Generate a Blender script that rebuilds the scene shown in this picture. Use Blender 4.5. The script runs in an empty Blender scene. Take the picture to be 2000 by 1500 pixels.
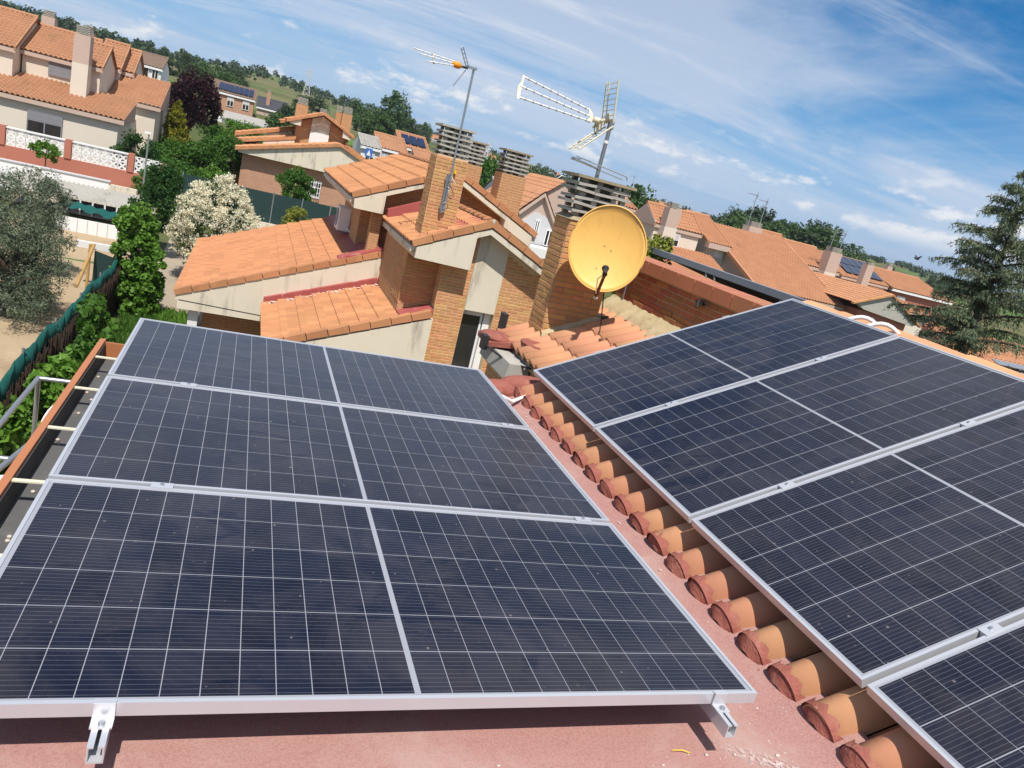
import bpy, math, random
import numpy as np
from mathutils import Vector, Matrix
R = math.radians
random.seed(7)
SC = bpy.context.scene
COL = SC.collection

# ------------------------------------------------------------------ camera
cam_d = bpy.data.cameras.new('camera')
cam = bpy.data.objects.new('camera', cam_d)
COL.objects.link(cam)
cam_d.sensor_width = 36.0
cam_d.lens = 26.337
cam_d.clip_start = 0.05
cam_d.clip_end = 12000
MC = ((0.92301373, 0.13637990, 0.35978628), (-0.30138901, -0.32501538, 0.89639816), (0.23918677, -0.93582345, -0.25889025))
m4 = Matrix.Identity(4)
for i in range(3):
    m4[i][0] = MC[i][0]; m4[i][1] = -MC[i][1]; m4[i][2] = -MC[i][2]
m4[2][3] = 1.395
cam.matrix_world = m4
SC.camera = cam

# ------------------------------------------------------------------ sky and sun
SUN_DIR = Vector((-0.11, -0.56, 1.0)).normalized()      # towards the sun
world = bpy.data.worlds.new('World')
SC.world = world
world.use_nodes = True
wn, wl = world.node_tree.nodes, world.node_tree.links
wn.clear()
w_out = wn.new('ShaderNodeOutputWorld')
w_bg = wn.new('ShaderNodeBackground')
w_sky = wn.new('ShaderNodeTexSky')
w_sky.sky_type = 'NISHITA'
w_sky.sun_disc = False
w_sky.sun_elevation = math.asin(SUN_DIR.z)
w_sky.sun_rotation = math.atan2(SUN_DIR.x, SUN_DIR.y)
w_sky.altitude = 700
w_sky.air_density = 1.0
w_sky.dust_density = 0.6
w_sky.ozone_density = 2.0
w_bg.inputs['Strength'].default_value = 0.105
def wnode(t, **k):
    n = wn.new(t)
    for a, b in k.items():
        setattr(n, a, b)
    return n
def wmath(op, a, b=None, c=None, clamp=False):
    n = wn.new('ShaderNodeMath'); n.operation = op; n.use_clamp = clamp
    for i, v in enumerate((a, b, c)):
        if v is None: continue
        if isinstance(v, (int, float)): n.inputs[i].default_value = v
        else: wl.new(v, n.inputs[i])
    return n.outputs[0]
w_tc = wn.new('ShaderNodeTexCoord')
w_sep = wn.new('ShaderNodeSeparateXYZ'); wl.new(w_tc.outputs['Generated'], w_sep.inputs[0])
el = w_sep.outputs['Z']
den = wmath('MAXIMUM', wmath('ADD', el, 0.10), 0.04)
cxn = wmath('DIVIDE', w_sep.outputs['X'], den); cyn = wmath('DIVIDE', w_sep.outputs['Y'], den)
w_cmb = wn.new('ShaderNodeCombineXYZ'); wl.new(cxn, w_cmb.inputs[0]); wl.new(cyn, w_cmb.inputs[1])
def wnoise(vec, scale, detail, rough, loc=(0,0,0), rot=0.0, sc=(1,1,1), dist=0.0):
    mp = wn.new('ShaderNodeMapping'); wl.new(vec, mp.inputs[0])
    mp.inputs['Location'].default_value = loc; mp.inputs['Rotation'].default_value = (0,0,rot); mp.inputs['Scale'].default_value = sc
    nz = wn.new('ShaderNodeTexNoise'); wl.new(mp.outputs[0], nz.inputs['Vector'])
    nz.inputs['Scale'].default_value = scale; nz.inputs['Detail'].default_value = detail
    nz.inputs['Roughness'].default_value = rough; nz.inputs['Distortion'].default_value = dist
    return nz.outputs['Fac']
def wramp(fac, lo, hi):
    n = wn.new('ShaderNodeMapRange'); n.interpolation_type = 'SMOOTHSTEP'
    wl.new(fac, n.inputs[0]); n.inputs[1].default_value = lo; n.inputs[2].default_value = hi
    return n.outputs[0]
# high veil and streaks of cirrus
VEIL_LOC, STREAK_LOC = (-2.1, 6.6, 0), (6.6, 5.2, 0)
veil = wramp(wnoise(w_cmb.outputs[0], 0.26, 9, 0.60, VEIL_LOC, 0.35, (0.9, 1.7, 1), 0.9), 0.355, 0.585)
streak = wramp(wnoise(w_cmb.outputs[0], 0.80, 9, 0.66, STREAK_LOC, 0.50, (0.45, 2.2, 1), 1.0), 0.46, 0.76)
cirrus = wmath('MINIMUM', wmath('ADD', wmath('MULTIPLY', veil, 0.66), wmath('MULTIPLY', streak, 0.52)), 0.94)
cirrus = wmath('MULTIPLY', cirrus, wramp(el, -0.02, 0.10))
# small fair-weather cumulus low over the horizon
w_cv = wn.new('ShaderNodeCombineXYZ')
azm = wmath('ARCTAN2', w_sep.outputs['X'], w_sep.outputs['Y'])
wl.new(azm, w_cv.inputs[0]); wl.new(wmath('MULTIPLY', el, 2.3), w_cv.inputs[1])
cum_n = wnoise(w_cv.outputs[0], 15.0, 7, 0.60, (1.3, 0.2, 0))
cum_l = wnoise(w_cv.outputs[0], 3.4, 2, 0.5, (4.3, 2.2, 0))
cum_n = wmath('ADD', wmath('MULTIPLY', cum_n, 0.70), wmath('MULTIPLY', cum_l, 0.38))
band = wmath('MULTIPLY', wramp(el, 0.030, 0.055), wmath('SUBTRACT', 1.0, wramp(el, 0.075, 0.15)))
cum = wmath('MULTIPLY', wramp(cum_n, 0.545, 0.66), band)
w_hs = wn.new('ShaderNodeHueSaturation'); w_hs.inputs['Saturation'].default_value = 1.62; w_hs.inputs['Value'].default_value = 0.74
wl.new(w_sky.outputs[0], w_hs.inputs['Color'])
# pale blue summer haze towards the horizon, all the way round
w_m0 = wn.new('ShaderNodeMix'); w_m0.data_type = 'RGBA'
wl.new(wmath('MULTIPLY', wmath('SUBTRACT', 1.0, wramp(el, 0.0, 0.26)), 0.80), w_m0.inputs[0]); wl.new(w_hs.outputs[0], w_m0.inputs[6]); w_m0.inputs[7].default_value = (2.0, 3.4, 5.9, 1)
w_m1 = wn.new('ShaderNodeMix'); w_m1.data_type = 'RGBA'
wl.new(cirrus, w_m1.inputs[0]); wl.new(w_m0.outputs[2], w_m1.inputs[6]); w_m1.inputs[7].default_value = (4.7, 5.15, 6.0, 1)
w_m2 = wn.new('ShaderNodeMix'); w_m2.data_type = 'RGBA'
wl.new(wmath('MULTIPLY', cum, 0.80), w_m2.inputs[0]); wl.new(w_m1.outputs[2], w_m2.inputs[6]); w_m2.inputs[7].default_value = (6.9, 6.8, 6.8, 1)
wl.new(w_m2.outputs[2], w_bg.inputs[0]); wl.new(w_bg.outputs[0], w_out.inputs[0])

sun_d = bpy.data.lights.new('sun', 'SUN')
sun_d.energy = 4.2
sun_d.angle = R(0.53)
sun_d.color = (1.0, 0.955, 0.89)
sun = bpy.data.objects.new('sun', sun_d); COL.objects.link(sun)
sun.rotation_euler = (-SUN_DIR).to_track_quat('-Z', 'Y').to_euler()
sun.location = (-5, -12, 25)

SC.view_settings.view_transform = 'Standard'
SC.view_settings.look = 'None'
SC.view_settings.exposure = 0.42
SC.view_settings.gamma = 1.0
SC.view_settings.use_curve_mapping = False
SC.render.engine = 'CYCLES'

# ------------------------------------------------------------------ helpers
ORG = {}
class MB:
    def __init__(s): s.v = []; s.f = []; s.sm = []
    def add(s, vs, fs, smooth=False):
        o = len(s.v); s.v += [tuple(p) for p in vs]
        s.f += [tuple(i + o for i in f) for f in fs]; s.sm += [smooth] * len(fs); return s
    def hexa(s, p):   # 4 bottom ccw, 4 top ccw
        return s.add(p, [(3,2,1,0),(4,5,6,7),(0,1,5,4),(1,2,6,5),(2,3,7,6),(3,0,4,7)])
    def box(s, x0, x1, y0, y1, z0, z1):
        return s.hexa([(x0,y0,z0),(x1,y0,z0),(x1,y1,z0),(x0,y1,z0),(x0,y0,z1),(x1,y0,z1),(x1,y1,z1),(x0,y1,z1)])
    def prism(s, pts, ext):   # planar polygon extruded by a vector
        n = len(pts); e = Vector(ext); P = [Vector(p) for p in pts]
        a = Vector((0,0,0))
        for i in range(n): a += P[i].cross(P[(i+1) % n])
        if a.dot(e) > 0: P = P[::-1]
        vs = P + [p + e for p in P]
        fs = [tuple(range(n)), tuple(range(2*n-1, n-1, -1))] + [(i, i+n, (i+1) % n + n, (i+1) % n) for i in range(n)]
        return s.add(vs, [f if k > 1 else f for k, f in enumerate(fs)])
    def tube(s, pts, r, n=8, cap=True, smooth=True):
        pts = [Vector(p) for p in pts]; rs = r if isinstance(r, (list, tuple)) else [r]*len(pts)
        vs = []; fs = []
        up = Vector((0,0,1))
        for i, p in enumerate(pts):
            d = (pts[min(i+1, len(pts)-1)] - pts[max(i-1, 0)]).normalized()
            a = d.cross(up if abs(d.z) < 0.95 else Vector((1,0,0))).normalized(); b = d.cross(a)
            for k in range(n):
                t = 2*math.pi*k/n
                vs.append(p + (a*math.cos(t) + b*math.sin(t))*rs[i])
        for i in range(len(pts)-1):
            for k in range(n):
                k2 = (k+1) % n
                fs.append((i*n+k, (i+1)*n+k, (i+1)*n+k2, i*n+k2))
        s.add(vs, fs, smooth)
        if cap:
            m = len(pts)-1
            s.add(vs[:n], [tuple(range(n))]); s.add(vs[m*n:], [tuple(range(n-1, -1, -1))])
        return s
    def bar(s, p, q, w, h):   # rectangular bar from p to q, h along up
        p = Vector(p); q = Vector(q); d = (q-p).normalized()
        up = Vector((0,0,1)) if abs(d.z) < 0.9 else Vector((0,1,0))
        a = d.cross(up).normalized()*w/2; b = a.cross(d).normalized()*h/2
        return s.hexa([p-a-b, p+a-b, q+a-b, q-a-b, p-a+b, p+a+b, q+a+b, q-a+b])
    def quad(s, *p): return s.add(p, [tuple(range(len(p)))])
    def ell(s, c, r, nu=12, nv=8):
        vs = []; fs = []
        for j in range(nv+1):
            t = math.pi*j/nv
            for i in range(nu):
                a = 2*math.pi*i/nu
                vs.append((c[0]+r[0]*math.sin(t)*math.cos(a), c[1]+r[1]*math.sin(t)*math.sin(a), c[2]+r[2]*math.cos(t)))
        for j in range(nv):
            for i in range(nu):
                fs.append((j*nu+i, (j+1)*nu+i, (j+1)*nu+(i+1) % nu, j*nu+(i+1) % nu))
        return s.add(vs, fs, True)
    def mesh(s, name, mat=None, off=(0,0,0)):
        me = bpy.data.meshes.new(name)
        o = Vector(off)
        me.from_pydata([(a-o.x, b-o.y, c-o.z) for a, b, c in s.v], [], s.f)
        me.polygons.foreach_set('use_smooth', s.sm)
        if mat: me.materials.append(mat)
        me.update(); return me
    def build(s, name, mat, parent=None, bevel=0.0):
        off = ORG.get(parent, Vector((0,0,0))) if parent else Vector((0,0,0))
        if parent is None and s.v:
            a = np.array(s.v); off = Vector((a[:,0].mean(), a[:,1].mean(), a[:,2].min()))
        o = bpy.data.objects.new(name, s.mesh(name, mat, off)); COL.objects.link(o)
        if parent: o.parent = parent
        else: o.location = off
        ORG[o] = Vector(off)
        if bevel:
            m = o.modifiers.new('bevel', 'BEVEL'); m.width = bevel; m.segments = 2; m.limit_method = 'ANGLE'
        return o

def tag(o, label=None, cat=None, group=None, kind=None):
    if label: o['label'] = label
    if cat: o['category'] = cat
    if group: o['group'] = group
    if kind: o['kind'] = kind
    return o
def thing(name, label, cat, loc, group=None):
    o = bpy.data.objects.new(name, None); COL.objects.link(o); o.location = loc
    o.empty_display_size = 0.2
    ORG[o] = Vector(loc)
    return tag(o, label, cat, group)
def inst(name, me, parent, mw):
    o = bpy.data.objects.new(name, me); COL.objects.link(o); o.parent = parent
    o.matrix_local = Matrix.Translation(-ORG[parent]) @ mw
    return o
def frame(o, x, y, z):   # matrix with the given axes and origin
    m = Matrix.Identity(4)
    for i in range(3):
        m[i][0] = x[i]; m[i][1] = y[i]; m[i][2] = z[i]; m[i][3] = o[i]
    return m
def copy_tree(o, parent=None):
    c = o.copy(); COL.objects.link(c); c.parent = parent
    for ch in list(o.children): copy_tree(ch, c)
    return c

# ------------------------------------------------------------------ materials
def nodes(name):
    m = bpy.data.materials.new(name); m.use_nodes = True
    nt = m.node_tree; b = nt.nodes['Principled BSDF']
    return m, nt, b
def mth(nt, op, a, b=None, clamp=False):
    n = nt.nodes.new('ShaderNodeMath'); n.operation = op; n.use_clamp = clamp
    for i, v in enumerate((a, b)):
        if v is None: continue
        if isinstance(v, (int, float)): n.inputs[i].default_value = v
        else: nt.links.new(v, n.inputs[i])
    return n.outputs[0]
def mixc(nt, fac, a, b):
    n = nt.nodes.new('ShaderNodeMix'); n.data_type = 'RGBA'
    for i, v in ((0, fac), (6, a), (7, b)):
        if isinstance(v, (int, float)): n.inputs[i].default_value = v
        elif isinstance(v, (tuple, list)): n.inputs[i].default_value = (*v[:3], 1)
        else: nt.links.new(v, n.inputs[i])
    return n.outputs[2]
def noise(nt, vec, scale, detail=4, rough=0.55, dist=0.0):
    n = nt.nodes.new('ShaderNodeTexNoise'); n.inputs['Scale'].default_value = scale
    n.inputs['Detail'].default_value = detail; n.inputs['Roughness'].default_value = rough; n.inputs['Distortion'].default_value = dist
    if vec is not None: nt.links.new(vec, n.inputs['Vector'])
    return n.outputs['Fac']
def ramp(nt, fac, lo, hi):
    n = nt.nodes.new('ShaderNodeMapRange'); n.interpolation_type = 'SMOOTHSTEP'
    nt.links.new(fac, n.inputs[0]); n.inputs[1].default_value = lo; n.inputs[2].default_value = hi
    return n.outputs[0]
def coords(nt, kind='Position', scale=None):
    if kind == 'Position':
        g = nt.nodes.new('ShaderNodeNewGeometry'); v = g.outputs['Position']
    else:
        g = nt.nodes.new('ShaderNodeTexCoord'); v = g.outputs[kind]
    if scale:
        mp = nt.nodes.new('ShaderNodeMapping'); mp.inputs['Scale'].default_value = scale
        nt.links.new(v, mp.inputs[0]); v = mp.outputs[0]
    return v
def dark(c, k): return (c[0]*k, c[1]*k, c[2]*k)
def bumpn(nt, b, h, strength, dist):
    n = nt.nodes.new('ShaderNodeBump'); n.inputs['Strength'].default_value = strength; n.inputs['Distance'].default_value = dist
    nt.links.new(h, n.inputs['Height']); nt.links.new(n.outputs[0], b.inputs['Normal'])
    return n
def pm(name, col, rough=0.8, var=0.18, scale=3.0, bump=0.25, bscale=60.0, bdist=0.004, spec=0.3, metal=0.0, rnd=0.0, col2=None, stain=None, st=(0.55, 0.72), sscale=1.3, sstretch=(1,1,0.35), cell=None):
    m, nt, b = nodes(name)
    p = coords(nt)
    c = mixc(nt, noise(nt, p, scale, 6, 0.6), dark(col, 1-var), col2 or dark(col, 1+var))
    if rnd:
        oi = nt.nodes.new('ShaderNodeObjectInfo')
        hs = nt.nodes.new('ShaderNodeHueSaturation')
        nt.links.new(mth(nt, 'ADD', mth(nt, 'MULTIPLY', oi.outputs['Random'], rnd), 1-rnd/2), hs.inputs['Value'])
        r2 = mth(nt, 'FRACT', mth(nt, 'MULTIPLY', oi.outputs['Random'], 37.7))
        nt.links.new(mth(nt, 'ADD', mth(nt, 'MULTIPLY', r2, 0.035*rnd/0.3), 0.5-0.0175*rnd/0.3), hs.inputs['Hue'])
        nt.links.new(c, hs.inputs['Color']); c = hs.outputs[0]
    if cell:
        sv = nt.nodes.new('ShaderNodeVectorMath'); sv.operation = 'SNAP'; sv.inputs[1].default_value = cell; nt.links.new(p, sv.inputs[0])
        wnz = nt.nodes.new('ShaderNodeTexWhiteNoise'); nt.links.new(sv.outputs[0], wnz.inputs['Vector'])
        hv = nt.nodes.new('ShaderNodeHueSaturation'); nt.links.new(c, hv.inputs['Color'])
        nt.links.new(mth(nt, 'ADD', mth(nt, 'MULTIPLY', wnz.outputs['Value'], 0.24), 0.87), hv.inputs['Value']); c = hv.outputs[0]
    if stain:
        c = mixc(nt, mth(nt, 'MULTIPLY', ramp(nt, noise(nt, coords(nt, 'Position', sstretch), sscale, 7, 0.65), *st), 0.75), c, stain)
    nt.links.new(c, b.inputs['Base Color'])
    b.inputs['Roughness'].default_value = rough; b.inputs['Metallic'].default_value = metal
    b.inputs['Specular IOR Level'].default_value = spec
    if bump: bumpn(nt, b, noise(nt, p, bscale, 5, 0.65), bump, bdist)
    return m
def brick_mat(name, c1, c2, mortar, bw=0.25, rh=0.062, ms=0.006):
    m, nt, b = nodes(name)
    g = nt.nodes.new('ShaderNodeNewGeometry')
    sp = nt.nodes.new('ShaderNodeSeparateXYZ'); nt.links.new(g.outputs['Position'], sp.inputs[0])
    sn = nt.nodes.new('ShaderNodeSeparateXYZ'); nt.links.new(g.outputs['True Normal'], sn.inputs[0])
    side = mth(nt, 'GREATER_THAN', mth(nt, 'ABSOLUTE', sn.outputs[0]), 0.6)
    u = mth(nt, 'ADD', mth(nt, 'MULTIPLY', sp.outputs[1], side), mth(nt, 'MULTIPLY', sp.outputs[0], mth(nt, 'SUBTRACT', 1.0, side)))
    cm = nt.nodes.new('ShaderNodeCombineXYZ'); nt.links.new(u, cm.inputs[0]); nt.links.new(sp.outputs[2], cm.inputs[1])
    bt = nt.nodes.new('ShaderNodeTexBrick'); nt.links.new(cm.outputs[0], bt.inputs['Vector'])
    bt.inputs['Scale'].default_value = 1.0; bt.inputs['Brick Width'].default_value = bw; bt.inputs['Row Height'].default_value = rh
    bt.inputs['Mortar Size'].default_value = ms; bt.inputs['Mortar Smooth'].default_value = 0.2
    bt.inputs['Color1'].default_value = (*c1, 1); bt.inputs['Color2'].default_value = (*c2, 1); bt.inputs['Mortar'].default_value = (*mortar, 1)
    c = mixc(nt, mth(nt, 'MULTIPLY', noise(nt, g.outputs['Position'], 1.6, 6, 0.65), 0.45), bt.outputs['Color'], dark(c2, 0.6))
    nt.links.new(c, b.inputs['Base Color']); b.inputs['Roughness'].default_value = 0.85; b.inputs['Specular IOR Level'].default_value = 0.2
    bumpn(nt, b, mth(nt, 'ADD', mth(nt, 'SUBTRACT', 1.0, bt.outputs['Fac']), mth(nt, 'MULTIPLY', noise(nt, g.outputs['Position'], 90, 4), 0.3)), 0.6, 0.008)
    return m
def leaf_mat(name, c1, c2, scale=9.0, trans=0.35, rough=0.5):
    m, nt, b = nodes(name)
    p = coords(nt)
    c = mixc(nt, ramp(nt, noise(nt, p, scale, 3, 0.7), 0.3, 0.7), c1, c2)
    nt.links.new(c, b.inputs['Base Color']); b.inputs['Roughness'].default_value = rough; b.inputs['Specular IOR Level'].default_value = 0.25
    tr = nt.nodes.new('ShaderNodeBsdfTranslucent'); nt.links.new(c, tr.inputs[0])
    mx = nt.nodes.new('ShaderNodeMixShader'); mx.inputs[0].default_value = trans
    nt.links.new(b.outputs[0], mx.inputs[1]); nt.links.new(tr.outputs[0], mx.inputs[2])
    nt.links.new(mx.outputs[0], nt.nodes['Material Output'].inputs[0])
    return m

TERRA = (0.50, 0.185, 0.075)
M = {}
M['tile'] = pm('clay_tile', (0.48, 0.222, 0.102), 0.82, 0.10, 1.2, 0.3, 45, 0.004, 0.25, rnd=0.05, stain=(0.30, 0.14, 0.085), st=(0.54, 0.84), sscale=1.7, sstretch=(1,1,1), cell=(0.355, 0.212, 50.0))
M['tile_old'] = pm('weathered_clay_tile', (0.50, 0.22, 0.105), 0.85, 0.2, 1.5, 0.3, 45, 0.004, 0.2, rnd=0.3, stain=(0.24, 0.13, 0.075), st=(0.50, 0.78), sscale=1.7, sstretch=(1,1,1))
M['tile_our'] = pm('orange_clay_tile', (0.57, 0.27, 0.14), 0.75, 0.14, 4, 0.25, 60, 0.003, 0.3, rnd=0.12, stain=(0.40, 0.22, 0.13), st=(0.54, 0.76), sscale=3.5, sstretch=(1,1,1))  # plain orange clay colour of our own roof tiles
M['mortar_red'] = pm('red_painted_mortar', (0.30, 0.095, 0.068), 0.72, 0.3, 12, 0.9, 35, 0.012, 0.35, stain=(0.40, 0.17, 0.12), st=(0.5, 0.7), sscale=9, sstretch=(1,1,1))
M['flash'] = pm('red_waterproof_paint', (0.36, 0.085, 0.075), 0.6, 0.25, 4, 0.5, 30, 0.006, 0.35, stain=(0.62, 0.46, 0.42), st=(0.58, 0.7), sscale=6, sstretch=(1,1,1))
M['cream'] = pm('cream_concrete', (0.66, 0.59, 0.46), 0.88, 0.10, 2.0, 0.35, 70, 0.004, 0.2, stain=(0.20, 0.18, 0.14), st=(0.52, 0.74), sscale=2.0, sstretch=(1.8,1.8,0.30))
M['grey_conc'] = pm('grey_concrete', (0.40, 0.38, 0.33), 0.9, 0.2, 6, 0.4, 50, 0.004, 0.2, stain=(0.16, 0.15, 0.12), st=(0.55, 0.8))
M['lichen'] = pm('concrete_with_lichen', (0.30, 0.24, 0.13), 0.95, 0.3, 12, 0.6, 40, 0.005, 0.1, col2=(0.42, 0.36, 0.25))
M['brick'] = pm('tan_brick', (0.56, 0.29, 0.125), 0.86, 0.14, 14, 0.4, 80, 0.003, 0.2, rnd=0.22)
M['brick_red'] = pm('red_brown_brick', (0.36, 0.135, 0.06), 0.86, 0.2, 9, 0.4, 80, 0.003, 0.2, rnd=0.35, stain=(0.20, 0.12, 0.08), st=(0.6, 0.8))
M['mortar'] = pm('brick_mortar', (0.40, 0.29, 0.18), 0.95, 0.15, 9, 0.4, 60, 0.004, 0.1)
M['mortar_l'] = pm('pale_brick_mortar', (0.66, 0.50, 0.32), 0.95, 0.12, 9, 0.4, 60, 0.004, 0.1)
M['brickwall'] = brick_mat('tan_brickwork', (0.55, 0.285, 0.13), (0.48, 0.235, 0.10), (0.66, 0.50, 0.32))
M['brickwall2'] = brick_mat('pink_brickwork', (0.54, 0.29, 0.18), (0.48, 0.245, 0.15), (0.58, 0.44, 0.31))
M['cement'] = pm('sandy_mortar', (0.50, 0.36, 0.18), 0.95, 0.25, 6, 0.8, 30, 0.01, 0.1, col2=(0.56, 0.47, 0.30), stain=(0.28, 0.27, 0.12), st=(0.56, 0.7), sscale=5, sstretch=(1,1,1))
M['beige'] = pm('cream_render', (0.68, 0.60, 0.49), 0.9, 0.05, 1.5, 0.2, 60, 0.003, 0.15)
M['pink'] = pm('pinkish_render', (0.52, 0.39, 0.315), 0.9, 0.06, 1.5, 0.2, 60, 0.003, 0.15)
M['white'] = pm('white_paint', (0.78, 0.77, 0.74), 0.7, 0.05, 4, 0.1, 60, 0.002, 0.3)
M['white_wall'] = pm('white_wall', (0.72, 0.71, 0.68), 0.9, 0.08, 2, 0.2, 60, 0.003, 0.2, stain=(0.45, 0.43, 0.38), st=(0.6, 0.85))
M['redwall'] = pm('red_wall_paint', (0.44, 0.165, 0.11), 0.85, 0.12, 2, 0.2, 50, 0.003, 0.2)
M['alu'] = pm('anodised_aluminium', (0.60, 0.61, 0.635), 0.36, 0.05, 8, 0.05, 90, 0.001, 0.5, metal=0.45)
M['steel'] = pm('galvanised_steel', (0.42, 0.44, 0.46), 0.42, 0.15, 9, 0.1, 80, 0.001, 0.5, metal=0.8)
M['steel_d'] = pm('dull_grey_pipe', (0.20, 0.21, 0.23), 0.5, 0.1, 9, 0.1, 80, 0.001, 0.5, metal=0.4)
M['zinc'] = pm('gutter_metal', (0.10, 0.10, 0.098), 0.7, 0.25, 6, 0.2, 60, 0.002, 0.3, stain=(0.17, 0.165, 0.15), st=(0.55, 0.75), sscale=7, sstretch=(1,1,1))
M['copper'] = pm('brown_gutter_paint', (0.42, 0.16, 0.065), 0.5, 0.12, 5, 0.1, 60, 0.002, 0.4)
M['dish'] = pm('yellowed_dish_paint', (0.80, 0.475, 0.125), 0.5, 0.06, 2.2, 0.0, 60, 0.001, 0.4, stain=(0.62, 0.34, 0.09), st=(0.52, 0.82), sscale=4, sstretch=(3,3,.7))
M['dark'] = pm('dark_plastic', (0.03, 0.03, 0.032), 0.5, 0.1, 9, 0.0)
M['ivory'] = pm('ivory_plastic', (0.66, 0.62, 0.46), 0.5, 0.06, 9, 0.0)
M['orange'] = pm('orange_plastic', (0.75, 0.28, 0.02), 0.45, 0.06, 9, 0.0)
M['glass'] = pm('dark_window_glass', (0.025, 0.024, 0.024), 0.08, 0.1, 2, 0.0, spec=0.6)
M['shutter'] = pm('pale_roller_shutter', (0.55, 0.54, 0.54), 0.6, 0.05, 3, 0.0)
M['shutter_d'] = pm('grey_roller_shutter', (0.24, 0.235, 0.25), 0.6, 0.05, 3, 0.0)
M['bark'] = pm('bark', (0.10, 0.075, 0.055), 0.95, 0.3, 6, 0.8, 18, 0.02, 0.1)
M['green_mesh'] = pm('green_shade_net', (0.020, 0.045, 0.042), 0.75, 0.25, 1.2, 0.3, 120, 0.003, 0.2)
M['teal'] = pm('teal_netting', (0.010, 0.085, 0.072), 0.7, 0.35, 5, 0.6, 25, 0.02, 0.2)
M['heath'] = pm('brushwood_screen', (0.065, 0.045, 0.035), 0.95, 0.45, 30, 0.9, 60, 0.02, 0.1)
M['wood'] = pm('bare_wood', (0.45, 0.27, 0.10), 0.8, 0.2, 6, 0.3, 50, 0.003, 0.2)
M['fibre'] = pm('fibre_cement_sheet', (0.36, 0.34, 0.30), 0.9, 0.2, 3, 0.4, 40, 0.004, 0.2, stain=(0.20, 0.18, 0.15))
M['darkgrey'] = pm('awning_cloth_and_shade', (0.018, 0.018, 0.022), 0.8, 0.2, 4, 0.0)
M['canopy'] = pm('grey_canopy_metal', (0.23, 0.25, 0.28), 0.55, 0.08, 4, 0.0)
M['slate'] = pm('dark_slate_roof', (0.065, 0.065, 0.075), 0.8, 0.2, 3, 0.3)
M['brownroof'] = pm('brown_roof_tiles', (0.20, 0.135, 0.095), 0.9, 0.2, 3, 0.4, 14, 0.03)
M['pv_far'] = pm('far_solar_glass', (0.012, 0.02, 0.05), 0.2, 0.2, 2, 0.0, spec=0.6)
M['rock'] = pm('pebble', (0.55, 0.40, 0.30), 0.9, 0.4, 30, 0.0, col2=(0.75, 0.68, 0.60))
M['yellow'] = pm('yellow_plastic', (0.75, 0.55, 0.02), 0.4, 0.05, 5, 0.0)
M['blue'] = pm('blue_sign_paint', (0.05, 0.16, 0.50), 0.5, 0.05, 5, 0.0)

# red mineral-felt roof membrane
m, nt, b = nodes('red_mineral_membrane')
p = coords(nt)
grain = noise(nt, p, 420, 2, 0.6)
c = mixc(nt, grain, (0.30, 0.142, 0.122), (0.57, 0.335, 0.295))
c = mixc(nt, mth(nt, 'MULTIPLY', ramp(nt, noise(nt, p, 130, 3, 0.7), 0.40, 0.62), 0.55), c, (0.33, 0.155, 0.132))
c = mixc(nt, mth(nt, 'MULTIPLY', ramp(nt, noise(nt, p, 2.2, 7, 0.7, 0.6), 0.42, 0.70), 0.55), c, (0.50, 0.36, 0.31))
c = mixc(nt, mth(nt, 'MULTIPLY', ramp(nt, noise(nt, p, 14, 6, 0.7), 0.60, 0.74), 0.5), c, (0.28, 0.125, 0.105))
nt.links.new(c, b.inputs['Base Color']); b.inputs['Roughness'].default_value = 0.95; b.inputs['Specular IOR Level'].default_value = 0.15
bumpn(nt, b, mth(nt, 'ADD', grain, mth(nt, 'MULTIPLY', noise(nt, p, 9, 5), 1.5)), 0.55, 0.006)
M['membrane'] = m
m, nt, b = nodes('spilled_white_plaster_dust')
p = coords(nt)
c = mixc(nt, noise(nt, p, 300, 2, 0.6), (0.42, 0.24, 0.20), (0.75, 0.68, 0.64))
nt.links.new(c, b.inputs['Base Color']); b.inputs['Roughness'].default_value = 0.95
al = nt.nodes.new('ShaderNodeTexCoord')
sp = nt.nodes.new('ShaderNodeSeparateXYZ'); nt.links.new(al.outputs['Object'], sp.inputs[0])
rr = mth(nt, 'SQRT', mth(nt, 'ADD', mth(nt, 'POWER', mth(nt, 'ABSOLUTE', sp.outputs[0]), 2.0), mth(nt, 'POWER', mth(nt, 'ABSOLUTE', sp.outputs[1]), 2.0)))
fa = mth(nt, 'MULTIPLY', mth(nt, 'SUBTRACT', 1.0, rr, True), ramp(nt, noise(nt, p, 60, 6, 0.7), 0.42, 0.62))
nt.links.new(mth(nt, 'MULTIPLY', fa, 1.3, True), b.inputs['Alpha'])
M['plaster'] = m

# solar cell: dark blue silicon under dusty glass, ten fine busbar wires per cell
m, nt, b = nodes('solar_cell')
tc = nt.nodes.new('ShaderNodeTexCoord')
sp = nt.nodes.new('ShaderNodeSeparateXYZ'); nt.links.new(tc.outputs['Object'], sp.inputs[0])
fr = mth(nt, 'FRACT', mth(nt, 'MULTIPLY', sp.outputs[1], 1/0.01645))
wire = mth(nt, 'LESS_THAN', mth(nt, 'ABSOLUTE', mth(nt, 'SUBTRACT', fr, 0.5)), 0.042)
p = coords(nt)
oi = nt.nodes.new('ShaderNodeObjectInfo')
base = mixc(nt, oi.outputs['Random'], (0.0052, 0.0064, 0.0150), (0.0088, 0.0108, 0.0250))
base = mixc(nt, mth(nt, 'MULTIPLY', wire, 0.50), base, (0.15, 0.155, 0.17))
dust = ramp(nt, noise(nt, p, 1.9, 9, 0.72, 0.7), 0.36, 0.68)
wash = ramp(nt, noise(nt, coords(nt, 'Position', (2.2, 5.5, 2.2)), 1.0, 6, 0.66, 1.0), 0.52, 0.62)
spk = ramp(nt, noise(nt, p, 160, 3, 0.7), 0.62, 0.80)
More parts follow.
